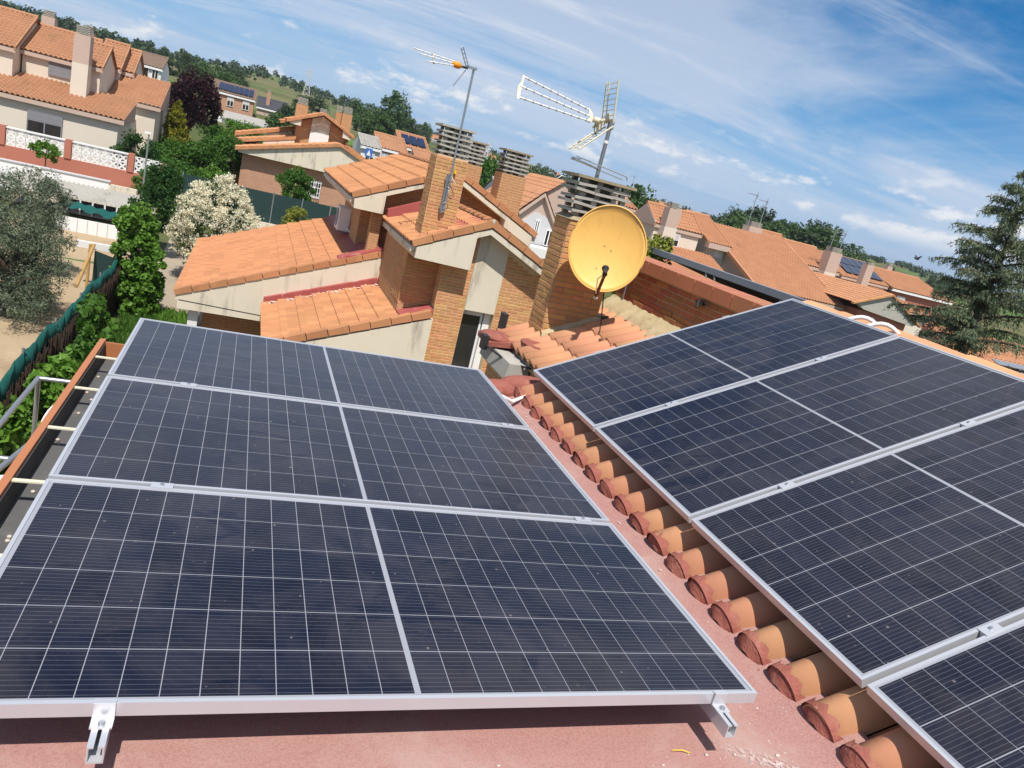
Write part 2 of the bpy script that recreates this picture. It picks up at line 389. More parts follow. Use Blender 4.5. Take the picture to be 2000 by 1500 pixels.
dfac = mth(nt, 'ADD', mth(nt, 'MULTIPLY', mth(nt, 'MULTIPLY', dust, mth(nt, 'SUBTRACT', 1.0, wash)), 0.055), mth(nt, 'MULTIPLY', spk, 0.11))
dfac = mth(nt, 'ADD', dfac, mth(nt, 'MULTIPLY', ramp(nt, noise(nt, p, 26, 4, 0.55), 0.735, 0.79), 0.20))
vo = nt.nodes.new('ShaderNodeTexVoronoi'); vo.inputs['Scale'].default_value = 30.0; nt.links.new(p, vo.inputs['Vector'])
vs3 = nt.nodes.new('ShaderNodeSeparateXYZ'); nt.links.new(vo.outputs['Color'], vs3.inputs[0])
spot = mth(nt, 'LESS_THAN', vo.outputs['Distance'], mth(nt, 'MULTIPLY', mth(nt, 'POWER', vs3.outputs[0], 5.0), 0.16))
dfac = mth(nt, 'MAXIMUM', dfac, mth(nt, 'MULTIPLY', spot, mth(nt, 'ADD', mth(nt, 'MULTIPLY', vs3.outputs[1], 0.35), 0.08)))
base = mixc(nt, dfac, base, (0.40, 0.35, 0.30))
nt.links.new(base, b.inputs['Base Color'])
nt.links.new(mth(nt, 'ADD', mth(nt, 'MULTIPLY', dust, 0.10), 0.16), b.inputs['Roughness'])
b.inputs['Specular IOR Level'].default_value = 0.38
bumpn(nt, b, noise(nt, p, 900, 2, 0.5), 0.05, 0.001)
M['cell'] = m
M['back'] = pm('white_backsheet_under_glass', (0.30, 0.31, 0.34), 0.25, 0.05, 5, 0.0, spec=0.4)
M['back_cell'] = M['back']

# ground materials
m, nt, b = nodes('garden_and_field_ground')
p = coords(nt)
n1 = ramp(nt, noise(nt, p, 0.035, 6, 0.6), 0.38, 0.62)
c = mixc(nt, n1, (0.085, 0.105, 0.038), (0.17, 0.155, 0.075))
c = mixc(nt, mth(nt, 'MULTIPLY', ramp(nt, noise(nt, p, 0.012, 4, 0.6), 0.54, 0.60), 0.8), c, (0.105, 0.19, 0.045))
c = mixc(nt, mth(nt, 'MULTIPLY', ramp(nt, noise(nt, p, 0.30, 6, 0.7), 0.52, 0.66), 0.7), c, (0.045, 0.068, 0.025))
nt.links.new(c, b.inputs['Base Color']); b.inputs['Roughness'].default_value = 1.0; b.inputs['Specular IOR Level'].default_value = 0.05
bumpn(nt, b, noise(nt, p, 3, 6, 0.7), 0.8, 0.15)
M['ground'] = m
M['soil'] = pm('sandy_soil', (0.40, 0.30, 0.19), 1.0, 0.3, 0.9, 0.8, 8, 0.04, 0.05, stain=(0.26, 0.18, 0.11), st=(0.5, 0.75), sscale=0.8, sstretch=(1,1,1))
M['path'] = pm('garden_path', (0.33, 0.27, 0.20), 0.95, 0.2, 1.5, 0.6, 12, 0.02, 0.1)

M['lf_dark'] = leaf_mat('dark_green_leaves', (0.022, 0.062, 0.014), (0.055, 0.135, 0.026))
M['lf_mid'] = leaf_mat('green_leaves', (0.040, 0.105, 0.016), (0.105, 0.225, 0.030))
M['lf_light'] = leaf_mat('bright_green_leaves', (0.075, 0.185, 0.018), (0.175, 0.32, 0.045))
M['lf_olive'] = leaf_mat('grey_olive_leaves', (0.075, 0.105, 0.062), (0.20, 0.24, 0.155), 5.0, 0.25)
M['lf_purple'] = leaf_mat('purple_leaves', (0.016, 0.006, 0.009), (0.055, 0.015, 0.020), 5.0, 0.25)
M['lf_yellow'] = leaf_mat('golden_conifer_leaves', (0.13, 0.15, 0.012), (0.33, 0.29, 0.025), 6.0)
M['lf_ygreen'] = leaf_mat('yellow_green_leaves', (0.14, 0.19, 0.018), (0.34, 0.34, 0.06), 14.0)
M['lf_cedar'] = leaf_mat('blue_green_needles', (0.095, 0.135, 0.078), (0.22, 0.26, 0.145), 3.0, 0.30)
M['lf_pine'] = leaf_mat('far_dark_leaves', (0.032, 0.060, 0.026), (0.075, 0.112, 0.046), 0.8, 0.15)
M['lf_far'] = leaf_mat('far_green_leaves', (0.040, 0.085, 0.024), (0.100, 0.165, 0.045), 0.8, 0.2)
M['flower'] = leaf_mat('cream_flower_clusters', (0.66, 0.60, 0.40), (0.88, 0.84, 0.66), 6.0, 0.25, 0.8)

# ------------------------------------------------------------------ the setting: ground and hills
def sstep(a, b, x):
    t = np.clip((x-a)/(b-a), 0, 1); return t*t*(3-2*t)
def gz(x, y):
    x = np.asarray(x, float); y = np.asarray(y, float)
    r = np.hypot(x, y); az = np.arctan2(x, np.maximum(y, 1e-3))
    az = np.where(y < 0, np.sign(x)*1.6, az)
    w = np.interp(az, [-1.6, -0.6, 0.0, 0.2, 0.4, 0.6, 0.9, 1.6], [0.5, 0.9, 1.0, 0.76, 0.50, 0.44, 0.36, 0.3])
    h = sstep(28, 50, r)*1.4 + np.clip(r-50, 0, 150)*0.070 + np.clip(r-200, 0, 420)*0.050
    h = h*(1-0.55*sstep(700, 1600, r))
    bumps = 2.2*np.sin(az*17+0.5)*sstep(250, 500, r) + 1.3*np.sin(az*39+2)*sstep(300, 500, r)
    return -5.2 + w*h + bumps*w
rad = np.concatenate([[0.01], np.linspace(2, 30, 10), np.linspace(34, 120, 22), np.linspace(128, 800, 60), np.linspace(900, 6000, 14)])
na = 220
ang = np.linspace(-math.pi, math.pi, na, endpoint=False)
gv = []; gf = []
for r_ in rad:
    X = r_*np.sin(ang); Y = r_*np.cos(ang); Z = gz(X, Y)
    gv += list(zip(X.tolist(), Y.tolist(), Z.tolist()))
for i in range(len(rad)-1):
    for k in range(na):
        k2 = (k+1) % na
        gf.append((i*na+k, i*na+k2, (i+1)*na+k2, (i+1)*na+k))
mb = MB(); mb.v = gv; mb.f = gf; mb.sm = [True]*len(gf)
tag(mb.build('ground', M['ground']), kind='structure')
def sheet(name, mat, x0, x1, y0, y1, dz, n=10):
    mb = MB(); xs = np.linspace(x0, x1, n+1); ys = np.linspace(y0, y1, n+1)
    for j in range(n+1):
        for i in range(n+1):
            mb.v.append((float(xs[i]), float(ys[j]), float(gz(xs[i], ys[j]))+dz))
    for j in range(n):
        for i in range(n):
            a = j*(n+1)+i; mb.f.append((a, a+1, a+n+2, a+n+1)); mb.sm.append(True)
    return tag(mb.build(name, mat), kind='structure')
sheet('garden_soil', M['soil'], -22, -3.3, 4, 34.5, 0.03)
sheet('garden_path', M['path'], -2.9, -1.0, 4, 38, 0.03)
sheet('paved_yard', M['path'], -1.0, 9.0, 4.2, 39.5, 0.035)
sheet('street_pavement', M['path'], -20, -3.2, 37, 43.8, 0.04)

# ------------------------------------------------------------------ tile and brick makers
def tiled(mb, O, A, B, N, la, lb, w=0.22, c=0.36, amp=0.045, step=0.02, seg=5, fr=0.62):
    """a slope of barrel tiles: O upper corner, A along the eave, B down the slope"""
    O, A, B, N = Vector(O), Vector(A), Vector(B), Vector(N)
    nc = max(1, round(la/w)); w = la/nc; nr = max(1, round(lb/c)); c = lb/nr
    prof = []
    for k in range(seg):
        t = k/seg
        h = amp*math.sin(math.pi*t/fr)**(0.75 if fr > .7 else 1) if t < fr else -0.22*amp*math.sin(math.pi*(t-fr)/(1-fr))
        prof.append((t*w, h))
    us = [(i*w+a, h) for i in range(nc) for a, h in prof] + [(la, 0.0)]
    vs = []; rows = []
    for j in range(nr):
        for s_, o_ in ((j*c, 0.0), ((j+1)*c, step)):
            rows.append(len(vs)//len(us)); vs += [O + A*u + B*s_ + N*(h+o_) for u, h in us]
    nu = len(us); fs = []
    for r_ in range(2*nr-1):
        for k in range(nu-1):
            a = r_*nu+k; fs.append((a, a+nu, a+nu+1, a+1))
    # closed front edge
    base = (2*nr-1)*nu
    low = len(vs); vs += [O + A*u + B*lb + N*(h-0.02) for u, h in us]
    for k in range(nu-1): fs.append((base+k, low+k, low+k+1, base+k+1))
    return mb.add(vs, fs, False)
def tile_mesh(name, w, c, amp, step, mat, seg=8, fr=0.62):
    mb = MB(); tiled(mb, (0,0,0), (0,1,0), (-1,0,0), (0,0,1), w, c, w, c, amp, step, seg, fr)
    me = mb.mesh(name, mat); me.polygons.foreach_set('use_smooth', [True]*len(me.polygons)); return me
BRICK = None
def brick_mesh(mat, l=0.24, h=0.052, d=0.03):
    mb = MB(); e = 0.004
    mb.add([(e,0,e),(l-e,0,e),(l-e,0,h-e),(e,0,h-e),(0,e,0),(l,e,0),(l,e,h),(0,e,h),(0,d,0),(l,d,0),(l,d,h),(0,d,h)],
           [(0,1,2,3),(0,4,5,1),(1,5,6,2),(2,6,7,3),(3,7,4,0),(4,8,9,5),(5,9,10,6),(6,10,11,7),(7,11,8,4)])
    return mb.mesh('brick', mat)
def brick_face(me, parent, O, U, Nn, width, z0, z1, lo=None, hi=None, rh=0.062, pitch=0.25, proud=0.006, jit=0.002, limit=None, seed=1, joined=None, skip=None):
    """courses of bricks on a vertical face. O lower corner, U along it, Nn outward"""
    rnd = random.Random(seed); O = Vector(O); U = Vector(U); Nn = Vector(Nn); n = 0
    rows = int((z1-z0)/rh)
    for r_ in range(rows):
        z = z0 + r_*rh + 0.005
        u = -0.125 if r_ % 2 else 0.0
        while u < width-0.02:
            a, b_ = max(u, 0.0)+0.005, min(u+pitch, width)-0.005
            u += pitch
            if b_-a < 0.03: continue
            if (hi and z+rh > hi(a, b_)) or (lo and z < lo(a, b_)): continue
            if skip and skip(a, b_, z): continue
            q = O + U*a + Nn*(proud + rnd.uniform(-jit, jit)); q.z = z
            mw = frame(q, U*((b_-a)/0.24), -Nn, Vector((0,0,1)))
            inst('brick', me, parent, mw); n += 1
    return n
BRK = brick_mesh(M['brick']); BRK_R = brick_mesh(M['brick_red'])

# ------------------------------------------------------------------ our own house
SL = R(24.39); cs, sn_ = math.cos(SL), math.sin(SL); TS = sn_/cs
house = thing('home_building', 'house under the camera with flat red roof, tiled slope and brick parapet', 'house', (1.5, 1.0, -5.2))
mb = MB(); mb.box(-0.44, 4.6, -5, 4.72, -5.2, -0.12); mb.build('wall', M['brickwall'], house)
mb = MB(); mb.box(2.97, 4.6, 4.722, 8.35, -5.2, -0.62)
mb.prism([(3.0, 4.75, -0.62), (4.58, 4.75, -0.62), (4.58, 4.75, 0.18), (3.0, 4.75, -0.50)], (0, 3.55, 0))
mb.build('wall', M['brickwall'], house)
# flat deck with its red membrane, turned up against the tiles
deck = MB()
xs = [-0.50, 1.70, 1.80, 1.88, 1.94, 2.02]; zs = [-0.055, -0.055, -0.048, -0.030, 0.0, 0.02]
ny = 40
for j in range(ny+1):
    y = -4.5 + (4.73+4.5)*j/ny
    for x, z in zip(xs, zs):
        deck.v.append((x, y, z))
for j in range(ny):
    for i in range(len(xs)-1):
        a = j*len(xs)+i; deck.f.append((a, a+1, a+len(xs)+1, a+len(xs))); deck.sm.append(True)
dk = deck.build('membrane', M['membrane'], house)
mb = MB()
for y in (1.33, ): mb.box(1.30, 1.93, y, y+0.004, -0.055, -0.0515)
mb.box(1.355, 1.359, -2.0, 1.33, -0.055, -0.0515); mb.box(-0.45, 1.9, 2.9, 2.904, -0.055, -0.0515)
mb.build('membrane_seam', M['mortar_red'], house)
mb = MB(); mb.box(-0.46, 2.1, 4.73, 4.80, -0.25, -0.02); mb.build('roof_edge', M['mortar_red'], house)
mb = MB()     # lumpy painted mortar at the back corner of the valley
rn = random.Random(4)
mb.ell((1.86, 4.71, -0.02), (0.30, 0.085, 0.075), 20, 10); mb.ell((2.02, 4.73, 0.03), (0.22, 0.10, 0.07), 18, 10)
mb.build('mortar_fillet', M['mortar_red'], house)
# front tiled slope (rises to the right) - every tile its own piece
TP, TC = 0.1822, 0.345
slope = MB()
def zt(x): return -0.045 + (x-1.95)*TS
slope.prism([(1.97, -3.0, zt(1.97)-0.05), (4.16, -3.0, zt(4.16)-0.05), (4.16, -3.0, zt(4.16)-0.12), (1.97, -3.0, zt(1.97)-0.12)], (0, 7.72, 0))
sl = slope.build('roof', M['mortar_red'], house)
tm = tile_mesh('tile', TP, TC+0.02, 0.088, 0.016, M['tile_our'], 18, 0.90)
Bx = Vector((cs, 0, sn_)); Nx = Vector((-sn_, 0, cs)); Ay = Vector((0, 1, 0))
rt = random.Random(2)
ncol = 24
for i in range(ncol):
    y = 4.70 - TP*(i+1)
    for j in range(7):
        o = Vector((1.955, y+rt.uniform(-.006,.006), zt(1.955))) + Bx*(TC*(j+1)+rt.uniform(-.008,.008)) + Nx*(0.006*rt.random())
        inst('tile', tm, sl, frame(o, Bx, Ay, Nx))
# mortar plugs that close the barrel ends at the valley
pl_m = MB(); n = 10
for row, (xx, sc) in enumerate(((0.0, 1.0), (-0.012, 0.90), (-0.02, 0.6))):
    for k in range(n+1):
        t = math.pi*k/n; pl_m.v.append((xx, TP*0.45 - 0.081*sc*math.cos(t), 0.104*sc*math.sin(t)**.75-0.012*(row == 2)))
for row in range(2):
    for k in range(n):
        a = row*(n+1)+k; pl_m.f.append((a, a+n+1, a+n+2, a+1)); pl_m.sm.append(True)
pl_m.f.append(tuple(range(2*(n+1), 3*(n+1)))); pl_m.sm.append(True)
plug = pl_m.mesh('mortar_plug', M['mortar_red'])
sp_m = MB(); sp_m.ell((0.0, 0.0, 0.0), (0.06, 0.055, 0.034), 10, 6)
spread = sp_m.mesh('mortar_smear', M['mortar_red'])
for i in range(ncol):
    y = 4.70 - TP*(i+1)
    o = Vector((1.955, y, zt(1.955))) - Bx*(0.016+rt.uniform(0,.006))
    inst('mortar_plug', plug, sl, frame(o, Bx*rt.uniform(.8,1.7), Ay*rt.uniform(.96,1.03), Nx*rt.uniform(.95,1.04)))
    inst('mortar_smear', spread, sl, frame(o+Vector((-0.010, TP*0.97, -0.006)), Vector((1,0,0.2))*rt.uniform(.8,1.2), Ay*rt.uniform(.8,1.2), Vector((0,0,1))*rt.uniform(.7,1.3)))
# painted rim on each barrel end
rim = MB(); n = 12
for xx in (-0.024, 0.006):
    for k in range(n+1):
        t = math.pi*k/n; ww = 0.0035
        rim.v.append((xx + (0.012*math.sin(k*2.3) if xx > 0 else 0), TP*0.45-(TP*0.45+ww)*math.cos(t), (0.105+ww)*math.sin(t)**.75))
for k in range(n): rim.f.append((k, k+n+1, k+n+2, k+1)); rim.sm.append(True)
rim_me = rim.mesh('painted_rim', M['mortar_red'])
for i in range(ncol):
    y = 4.70 - TP*(i+1)
    inst('painted_rim', rim_me, sl, frame(Vector((1.955, y, zt(1.955))), Bx*rt.uniform(.9,1.25), Ay, Nx))
# ridge tiles along the top of the slope
rg = MB(); n = 8
for x, r_ in ((0.0, 0.115), (0.40, 0.098)):
    for k in range(n+1):
        t = math.pi*k/n; rg.v.append((-r_*math.cos(t), -x, r_*0.62*math.sin(t)))
for k in range(n): rg.f.append((k, k+1, k+n+2, k+n+1)); rg.sm.append(True)
rg.f.append(tuple(range(n+1))); rg.sm.append(False)
rgm = rg.mesh('ridge_tile', M['tile_our'])
for i in range(20):
    inst('ridge_tile', rgm, sl, frame(Vector((4.15, 4.72-0.365*i, zt(4.15)+0.03+rt.uniform(-.006,.006))), Vector((1,0,0)), Ay, Vector((0,0,1))))
mb = MB(); tiled(mb, (4.15, -3.0, zt(4.15)), (0,1,0), (cs,0,-sn_), (sn_,0,cs), 7.7, 2.4, 0.19, 0.36, 0.07, 0.016, 6)
tag(mb.build('far_tile_slope', M['tile_our'], sl), kind='stuff')

# lower tiled slope behind, up to the parapet
def zb(x): return -0.375 + (x-2.96)*TS
low = MB(); low.prism([(2.97, 4.82, zb(2.97)-0.045), (4.35, 4.82, zb(4.35)-0.045), (4.35, 4.82, zb(4.35)-0.10), (2.97, 4.82, zb(2.97)-0.10)], (0, 3.48, 0))
lr = low.build('back_roof', M['cement'], house)
tm2 = tile_mesh('tile', 0.20, 0.45, 0.052, 0.026, M['tile_our'], 14, 0.74)
for i in range(17):
    y = 4.85 + 0.20*i
    for j in range(3 if True else 4):
        o = Vector((2.95, y, zb(2.95))) + Bx*(0.435*(j+1)) + Nx*rt.uniform(0, .004)
        inst('tile', tm2, lr, frame(o, Bx, Ay, Nx))
mb = MB()   # sandy mortar fillet at the foot of the parapet, and round the chimney
def fillet(mb, pts, w0, h, side):
    # lumpy mortar bead: section rises from the tiles to the wall
    n_ = len(pts)
    for i, p in enumerate(pts):
        w = w0*(1+rn.uniform(-.28, .28)); hh = h*(1+rn.uniform(-.12, .12))
        for k in range(6):
            s = k/5; q = Vector(p) + Vector(side)*(w*s); q.z = zb(q.x) + 0.03 + hh*(1-s)**1.6 + (.04 if k < 5 else -.01) + rn.uniform(-.006, .006)
            mb.v.append(tuple(q))
    for i in range(n_-1):
        for k in range(5): a = len(mb.v)-n_*6+i*6+k; mb.f.append((a, a+6, a+7, a+1)); mb.sm.append(True)
fillet(mb, [(4.325, 4.86+0.055*k, 0) for k in range(62)], .21, .05, (-1, 0, 0))
fillet(mb, [(3.26+0.06*k, 7.685, 0) for k in range(12)], .08, .02, (0, -1, 0))
fillet(mb, [(3.895, 7.60+0.06*k, 0) for k in range(12)], .10, .03, (1, 0, 0))
mb.build('mortar_bedding', M['cement'], house)
mb = MB()
mb.ell((3.12, 7.45, zb(3.12)+0.035), (0.14, 0.20, 0.030), 16, 8)
mb.build('red_mortar', M['mortar_red'], house)
# concrete eave beam end and broken slab at the corner of that roof
mb = MB(); mb.prism([(2.75, 7.05, -0.43), (2.98, 7.05, -0.43), (2.98, 7.05, -0.78), (2.86, 7.05, -0.72), (2.72, 7.05, -0.60)], (0, 0.95, 0))
mb.build('eave_beam', M['grey_conc'], house)
mb = MB(); mb.hexa([(2.66,7.62,-0.42),(2.98,7.55,-0.38),(3.02,8.05,-0.38),(2.68,8.10,-0.42),(2.66,7.62,-0.37),(2.98,7.55,-0.32),(3.02,8.05,-0.32),(2.68,8.10,-0.36)])
mb.ell((2.82, 7.85, -0.34), (0.19, 0.24, 0.05), 10, 6)
mb.build('broken_eave_slab', M['mortar_red'], house)
mb = MB(); mb.box(2.60, 2.66, 7.60, 7.72, -0.46, -0.30); mb.build('eave_bracket', M['dark'], house); mb = MB(); mb.box(2.94, 3.0, 8.1, 8.22, -0.44, -0.12); mb.build('eave_bracket', M['dark'], house); mb = MB(); mb.tube([(2.62,7.66,-.40),(2.80,7.2,-.46),(2.95,6.95,-.42)], 0.012, 6); mb.build('eave_cable', M['dark'], house)

# brick parapet on the right with clay coping
PX = 4.32
mb = MB(); mb.box(PX, PX+0.20, 4.86, 8.20, -0.6, 0.730); pw = mb.build('parapet_core', M['mortar'], house)
brick_face(BRK_R, pw, (PX, 8.20, 0), (0, -1, 0), (-1, 0, 0), 3.34, 0.215, 0.50, proud=0.016, jit=0.006, seed=5)
brick_face(BRK_R, pw, (PX, 8.20, 0), (0, -1, 0), (-1, 0, 0), 3.34, 0.463, 0.73, proud=0.004, jit=0.003, seed=6)
cop = MB(); cop.hexa([(-0.055,0.004,-0.02),(0.27,0.004,0.02),(0.27,0.326,0.02),(-0.055,0.326,-0.02),(-0.05,0.007,0.115),(0.265,0.007,0.13),(0.265,0.323,0.13),(-0.05,0.323,0.115)])
copm = cop.mesh('coping_tile', pm('red_brown_coping_clay', (0.43, 0.165, 0.075), 0.6, 0.12, 5, 0.1, 50, 0.002, 0.4, rnd=0.12))
for k in range(10):
    inst('coping_tile', copm, pw, frame(Vector((PX, 4.86+0.335*k, 0.752)), Vector((1,0,0)), Ay, Vector((0,0,1))))
mb = MB(); mb.box(PX+0.005, PX+0.2, 4.86, 8.2, 0.729, 0.738); mb.build('coping_bed', M['cement'], pw)
mb = MB(); mb.tube([(PX-.05, 6.36, .69), (PX-.07, 6.34, .62)], 0.018, 8); mb.box(PX-.055, PX-.0, 6.30, 6.42, .66, .69); mb.tube([(PX-.04,6.3,.7),(PX-.06,6.2,.68)],.008,6); mb.build('wall_bracket', M['dark'], pw)
mb = MB(); mb.tube([(PX-.03, 7.93, .24), (PX-.03, 7.93, .75)], .008, 6); mb.build('parapet_cable', M['steel'], pw)

# box gutter along the left edge
gt = thing('roof_gutter', 'long box gutter with brown lip along the left edge of the flat roof', 'gutter', (-0.55, 1.0, -0.16))
mb = MB(); mb.box(-0.635, -0.625, -4.5, 4.52, -0.15, -0.012); mb.box(-0.65, -0.622, -4.5, 4.52, -0.012, 0.004); mb.build('outer_lip', M['copper'], gt)
mb = MB(); mb.box(-0.624, -0.46, -4.5, 4.5, -0.115, -0.105); mb.box(-0.470, -0.462, -4.5, 4.5, -0.104, -0.06); mb.build('channel', M['zinc'], gt)
mb = MB(); mb.box(-0.624, -0.46, 4.50, 4.515, -0.15, -0.01); mb.build('end_plate', M['copper'], gt)
mb = MB(); mb.box(-0.6245, -0.618, -4.5, 4.499, -0.104, -0.013); mb.build('lip_inside', M['zinc'], gt)
y = 4.22
while y > -1:
    mb = MB(); mb.box(-0.640, -0.47, y-0.010, y+0.010, -0.010, -0.004); mb.build('strap', M['ivory'], gt)
    y -= 0.49
mb = MB()
for k in range(26):
    mb.ell((rn.uniform(-.60,-.49), rn.uniform(1.5, 4.3), -0.101), (0.009, 0.009, 0.006), 6, 4)
tag(mb.build('grit', M['rock'], gt), kind='stuff')

# ------------------------------------------------------------------ solar panels
PW, PH = 2.094, 1.038
cellq = MB(); cellq.quad((-0.0412,-0.0815,0),(0.0412,-0.0815,0),(0.0412,0.0815,0),(-0.0412,0.0815,0))
cell_me = cellq.mesh('solar_cell', M['cell'])
fr = MB(); L_, T_ = 0.011, 0.035
for (a, b_, c_, d_) in ((0, PW, 0, L_), (0, PW, PH-L_, PH), (0, L_, L_, PH-L_), (PW-L_, PW, L_, PH-L_)): fr.box(a, b_, c_, d_, -T_, 0)
for (a, b_, c_, d_) in ((L_, PW-L_, L_, L_+0.018), (L_, PW-L_, PH-L_-0.018, PH-L_)): fr.box(a, b_, c_, d_, -T_, -T_+0.002)
frame_me = fr.mesh('frame', M['alu'])
bs = MB(); bs.box(L_, PW-L_, L_, PH-L_, -0.0075, -0.0035); back_me = bs.mesh('backsheet', M['back'])
jb = MB(); jb.box(PW/2-.05, PW/2+.05, PH/2-.03, PH/2+.03, -0.03, -0.0076); jb_me = jb.mesh('junction_box', M['dark'])
us = []
for k in range(24):
    us.append(L_+0.012+0.0846*(k+0.5) + (0.0145 if k >= 12 else 0.0))
vs_ = [L_+0.0085+0.1665*(k+0.5) for k in range(6)]
def panel(label, o, U, V, group):
    U = Vector(U); V = Vector(V); Nn = U.cross(V).normalized()
    t = thing('solar_module', label, 'solar panel', (0,0,0), group)
    t.matrix_world = frame(Vector(o), U, V, Nn); ORG[t] = Vector((0,0,0))
    I = Matrix.Identity(4)
    inst('frame', frame_me, t, I); inst('backsheet', back_me, t, I); inst('junction_box', jb_me, t, I)
    for u in us:
        for v in vs_: inst('solar_cell', cell_me, t, Matrix.Translation((u, v, -0.0028)))
    return t
oL = Vector((-0.4765, 1.4931, 0.1196))
oR = Vector((1.9871, 4.6336, 0.1788)); uR = Vector((0.91078, -0.0, 0.41291)).normalized(); vR = Vector((0.0, 1.0, 0.0))
PITCH = 1.060
g1 = 'panels laid flat on the red roof'; g2 = 'panels on the tiled slope'
for k, lb in enumerate(('nearest of the three flat solar panels, its front edge over bare red roof', 'middle of the three flat solar panels in the left array', 'farthest flat solar panel, just in front of the orange roofed neighbour house')):
    panel(lb, oL+Vector((0, PITCH*k, 0)), (1,0,0), (0,1,0), g1)
for k, lb in enumerate(('farthest sloping solar panel, closest to the yellow dish', 'second sloping solar panel counted from the yellow dish', 'third sloping solar panel counted from the yellow dish', 'nearest sloping solar panel, cut off by the lower right corner of the picture')):
    panel(lb, oR + Vector((0, -PH-PITCH*k, 0)), uR, vR, g2)
# mounting rails (C-profile), clamps
def rail_mb(mb, x, y0, y1, z1, w=0.034, h=0.042):
    mb.box(x-w/2, x-w/2+0.004, y0, y1, z1-h, z1); mb.box(x+w/2-0.004, x+w/2, y0, y1, z1-h, z1)
    mb.box(x-w/2+.004, x+w/2-.004, y0, y1, z1-h, z1-h+0.004); mb.box(x-w/2+.004, x-w/2+0.013, y0, y1, z1-0.004, z1); mb.box(x+w/2-0.013, x+w/2-.004, y0, y1, z1-0.004, z1)
for x, lb in ((-0.135, 'left aluminium mounting rail poking out under the flat panels'), (1.482, 'right aluminium mounting rail poking out under the flat panels')):
    rl = thing('mounting_rail', lb, 'rail', (x, 1.4, -0.05), 'rails under the flat panels')
    mb = MB(); rail_mb(mb, x, 1.405, 4.70, 0.0835); mb.build('profile', M['alu'], rl)
    for y in (1.85, 2.9, 3.95):
        mb = MB(); mb.box(x-.03, x+.03, y-.03, y+.03, -0.054, -0.046); mb.box(x-.02, x+.02, y-.004, y+.004, -0.046, 0.0414); mb.build('foot', M['steel'], rl)
    # end clamp in front
    mb = MB(); y0 = 1.4931
    mb.box(x-.022, x+.022, y0-.003-.004, y0-.003, 0.0837, 0.1236); mb.box(x-.022, x+.022, y0-.006, y0+.009, 0.1206, 0.1240)
    mb.box(x-.022, x+.022, y0-.038, y0-.007, 0.0837, 0.0875); mb.build('end_clamp', M['alu'], rl)
    mb = MB(); mb.tube([(x, y0-.026, .0876), (x, y0-.026, .0955)], 0.0075, 10); mb.tube([(x, y0-.026, .0955), (x, y0-.026, .0960)], 0.0035, 6); mb.build('bolt', M['steel'], rl)
    for k in (1, 2):
        y = 1.4931 + PITCH*k - 0.011
        mb = MB(); mb.box(x-.035, x+.035, y-.019, y+.019, 0.1205, 0.1235); mb.box(x-.035, x+.035, y-.008, y+.008, 0.0837, 0.1204); mb.build('mid_clamp', M['alu'], rl)
        mb = MB(); mb.tube([(x, y, .1236), (x, y, .1290)], 0.0065, 8); mb.build('bolt', M['steel'], rl)
Rn = uR.cross(vR).normalized()
for u, lb in ((0.495, 'lower aluminium rail clamping the sloping panels'), (1.52, 'upper aluminium rail clamping the sloping panels')):
    rl = thing('mounting_rail', lb, 'rail', (0,0,0), 'rails under the sloping panels')
    rl.matrix_world = frame(oR + uR*u, uR, vR, Rn); ORG[rl] = Vector((0,0,0))
    mb = MB(); rail_mb(mb, 0, -4.32, 0.07, -0.0365); mb.build('profile', M['alu'], rl)
    for k in range(1, 4):
        y = 0.0 - PITCH*k + 0.011
        mb = MB(); mb.box(-.035, .035, y-.019, y+.019, 0.001, 0.004); mb.box(-.035, .035, y-.008, y+.008, -0.0364, 0.0009); mb.build('mid_clamp', M['alu'], rl)
        mb = MB(); mb.tube([(0, y, .0041), (0, y, .0095)], 0.0065, 8); mb.build('bolt', M['steel'], rl)
    mb = MB(); mb.box(-.03, .03, .002, .006, -0.0364, 0.003); mb.box(-.03, .03, -.009, .006, 0.001, 0.0035); mb.box(-.03, .03, .006, .05, -0.0364, -0.032); mb.build('end_clamp', M['alu'], rl)
    for y in (-.5, -2.2, -3.9):
        mb = MB(); mb.box(-.02, .02, y-.02, y+.02, -.115, -.0816); mb.build('roof_hook', M['steel'], rl)
# bits lying on the deck
mb = MB(); rp = random.Random(11)
for k in range(380):
    if k < 260: x, y = 1.70+abs(rp.gauss(0, .10)), rp.uniform(0.9, 4.6)
    else: x, y = rp.uniform(0.7, 1.9), rp.uniform(0.9, 1.45)
    s = rp.choice([.002,.0025,.003,.004,.006]); mb.ell((x, y, -0.055+s*.5+(0.02 if x > 1.85 else 0)), (s*rp.uniform(.8,1.6), s, s*.7), 6, 4)
tag(mb.build('loose_grit', M['rock']), 'pale grit and pebbles scattered over the red roof valley', 'grit', kind='stuff')
mb = MB(); mb.tube([(1.355, 1.462, -.050), (1.385, 1.456, -.045), (1.408, 1.449, -.050)], 0.0015, 6)
tag(mb.build('plastic_strip', M['yellow']), 'small yellow plastic offcut lying on the red roof', 'offcut')
def spill(lb, x, y, sx, sy, rot):
    mb = MB(); mb.quad((-1,-1,0),(1,-1,0),(1,1,0),(-1,1,0))
    o = bpy.data.objects.new('plaster_spill', mb.mesh('plaster_spill', M['plaster'])); COL.objects.link(o)
    o.location = (x, y, -0.0505); o.rotation_euler = (0, 0, rot); o.scale = (sx, sy, 1); tag(o, lb, 'stain', 'white dust on the red roof')
spill('long streak of white plaster dust below the right rail end', 1.68, 1.39, 0.26, 0.045, R(-28))
spill('white plaster splash at the lower edge of the picture', 1.72, 1.25, 0.10, 0.05, R(-10))
spill('faint white dust smear right of the left rail end', 0.02, 1.32, 0.30, 0.06, R(-38))
spill('pale dust patch between panel corner and tile ends', 1.76, 1.95, 0.14, 0.09, R(-50))
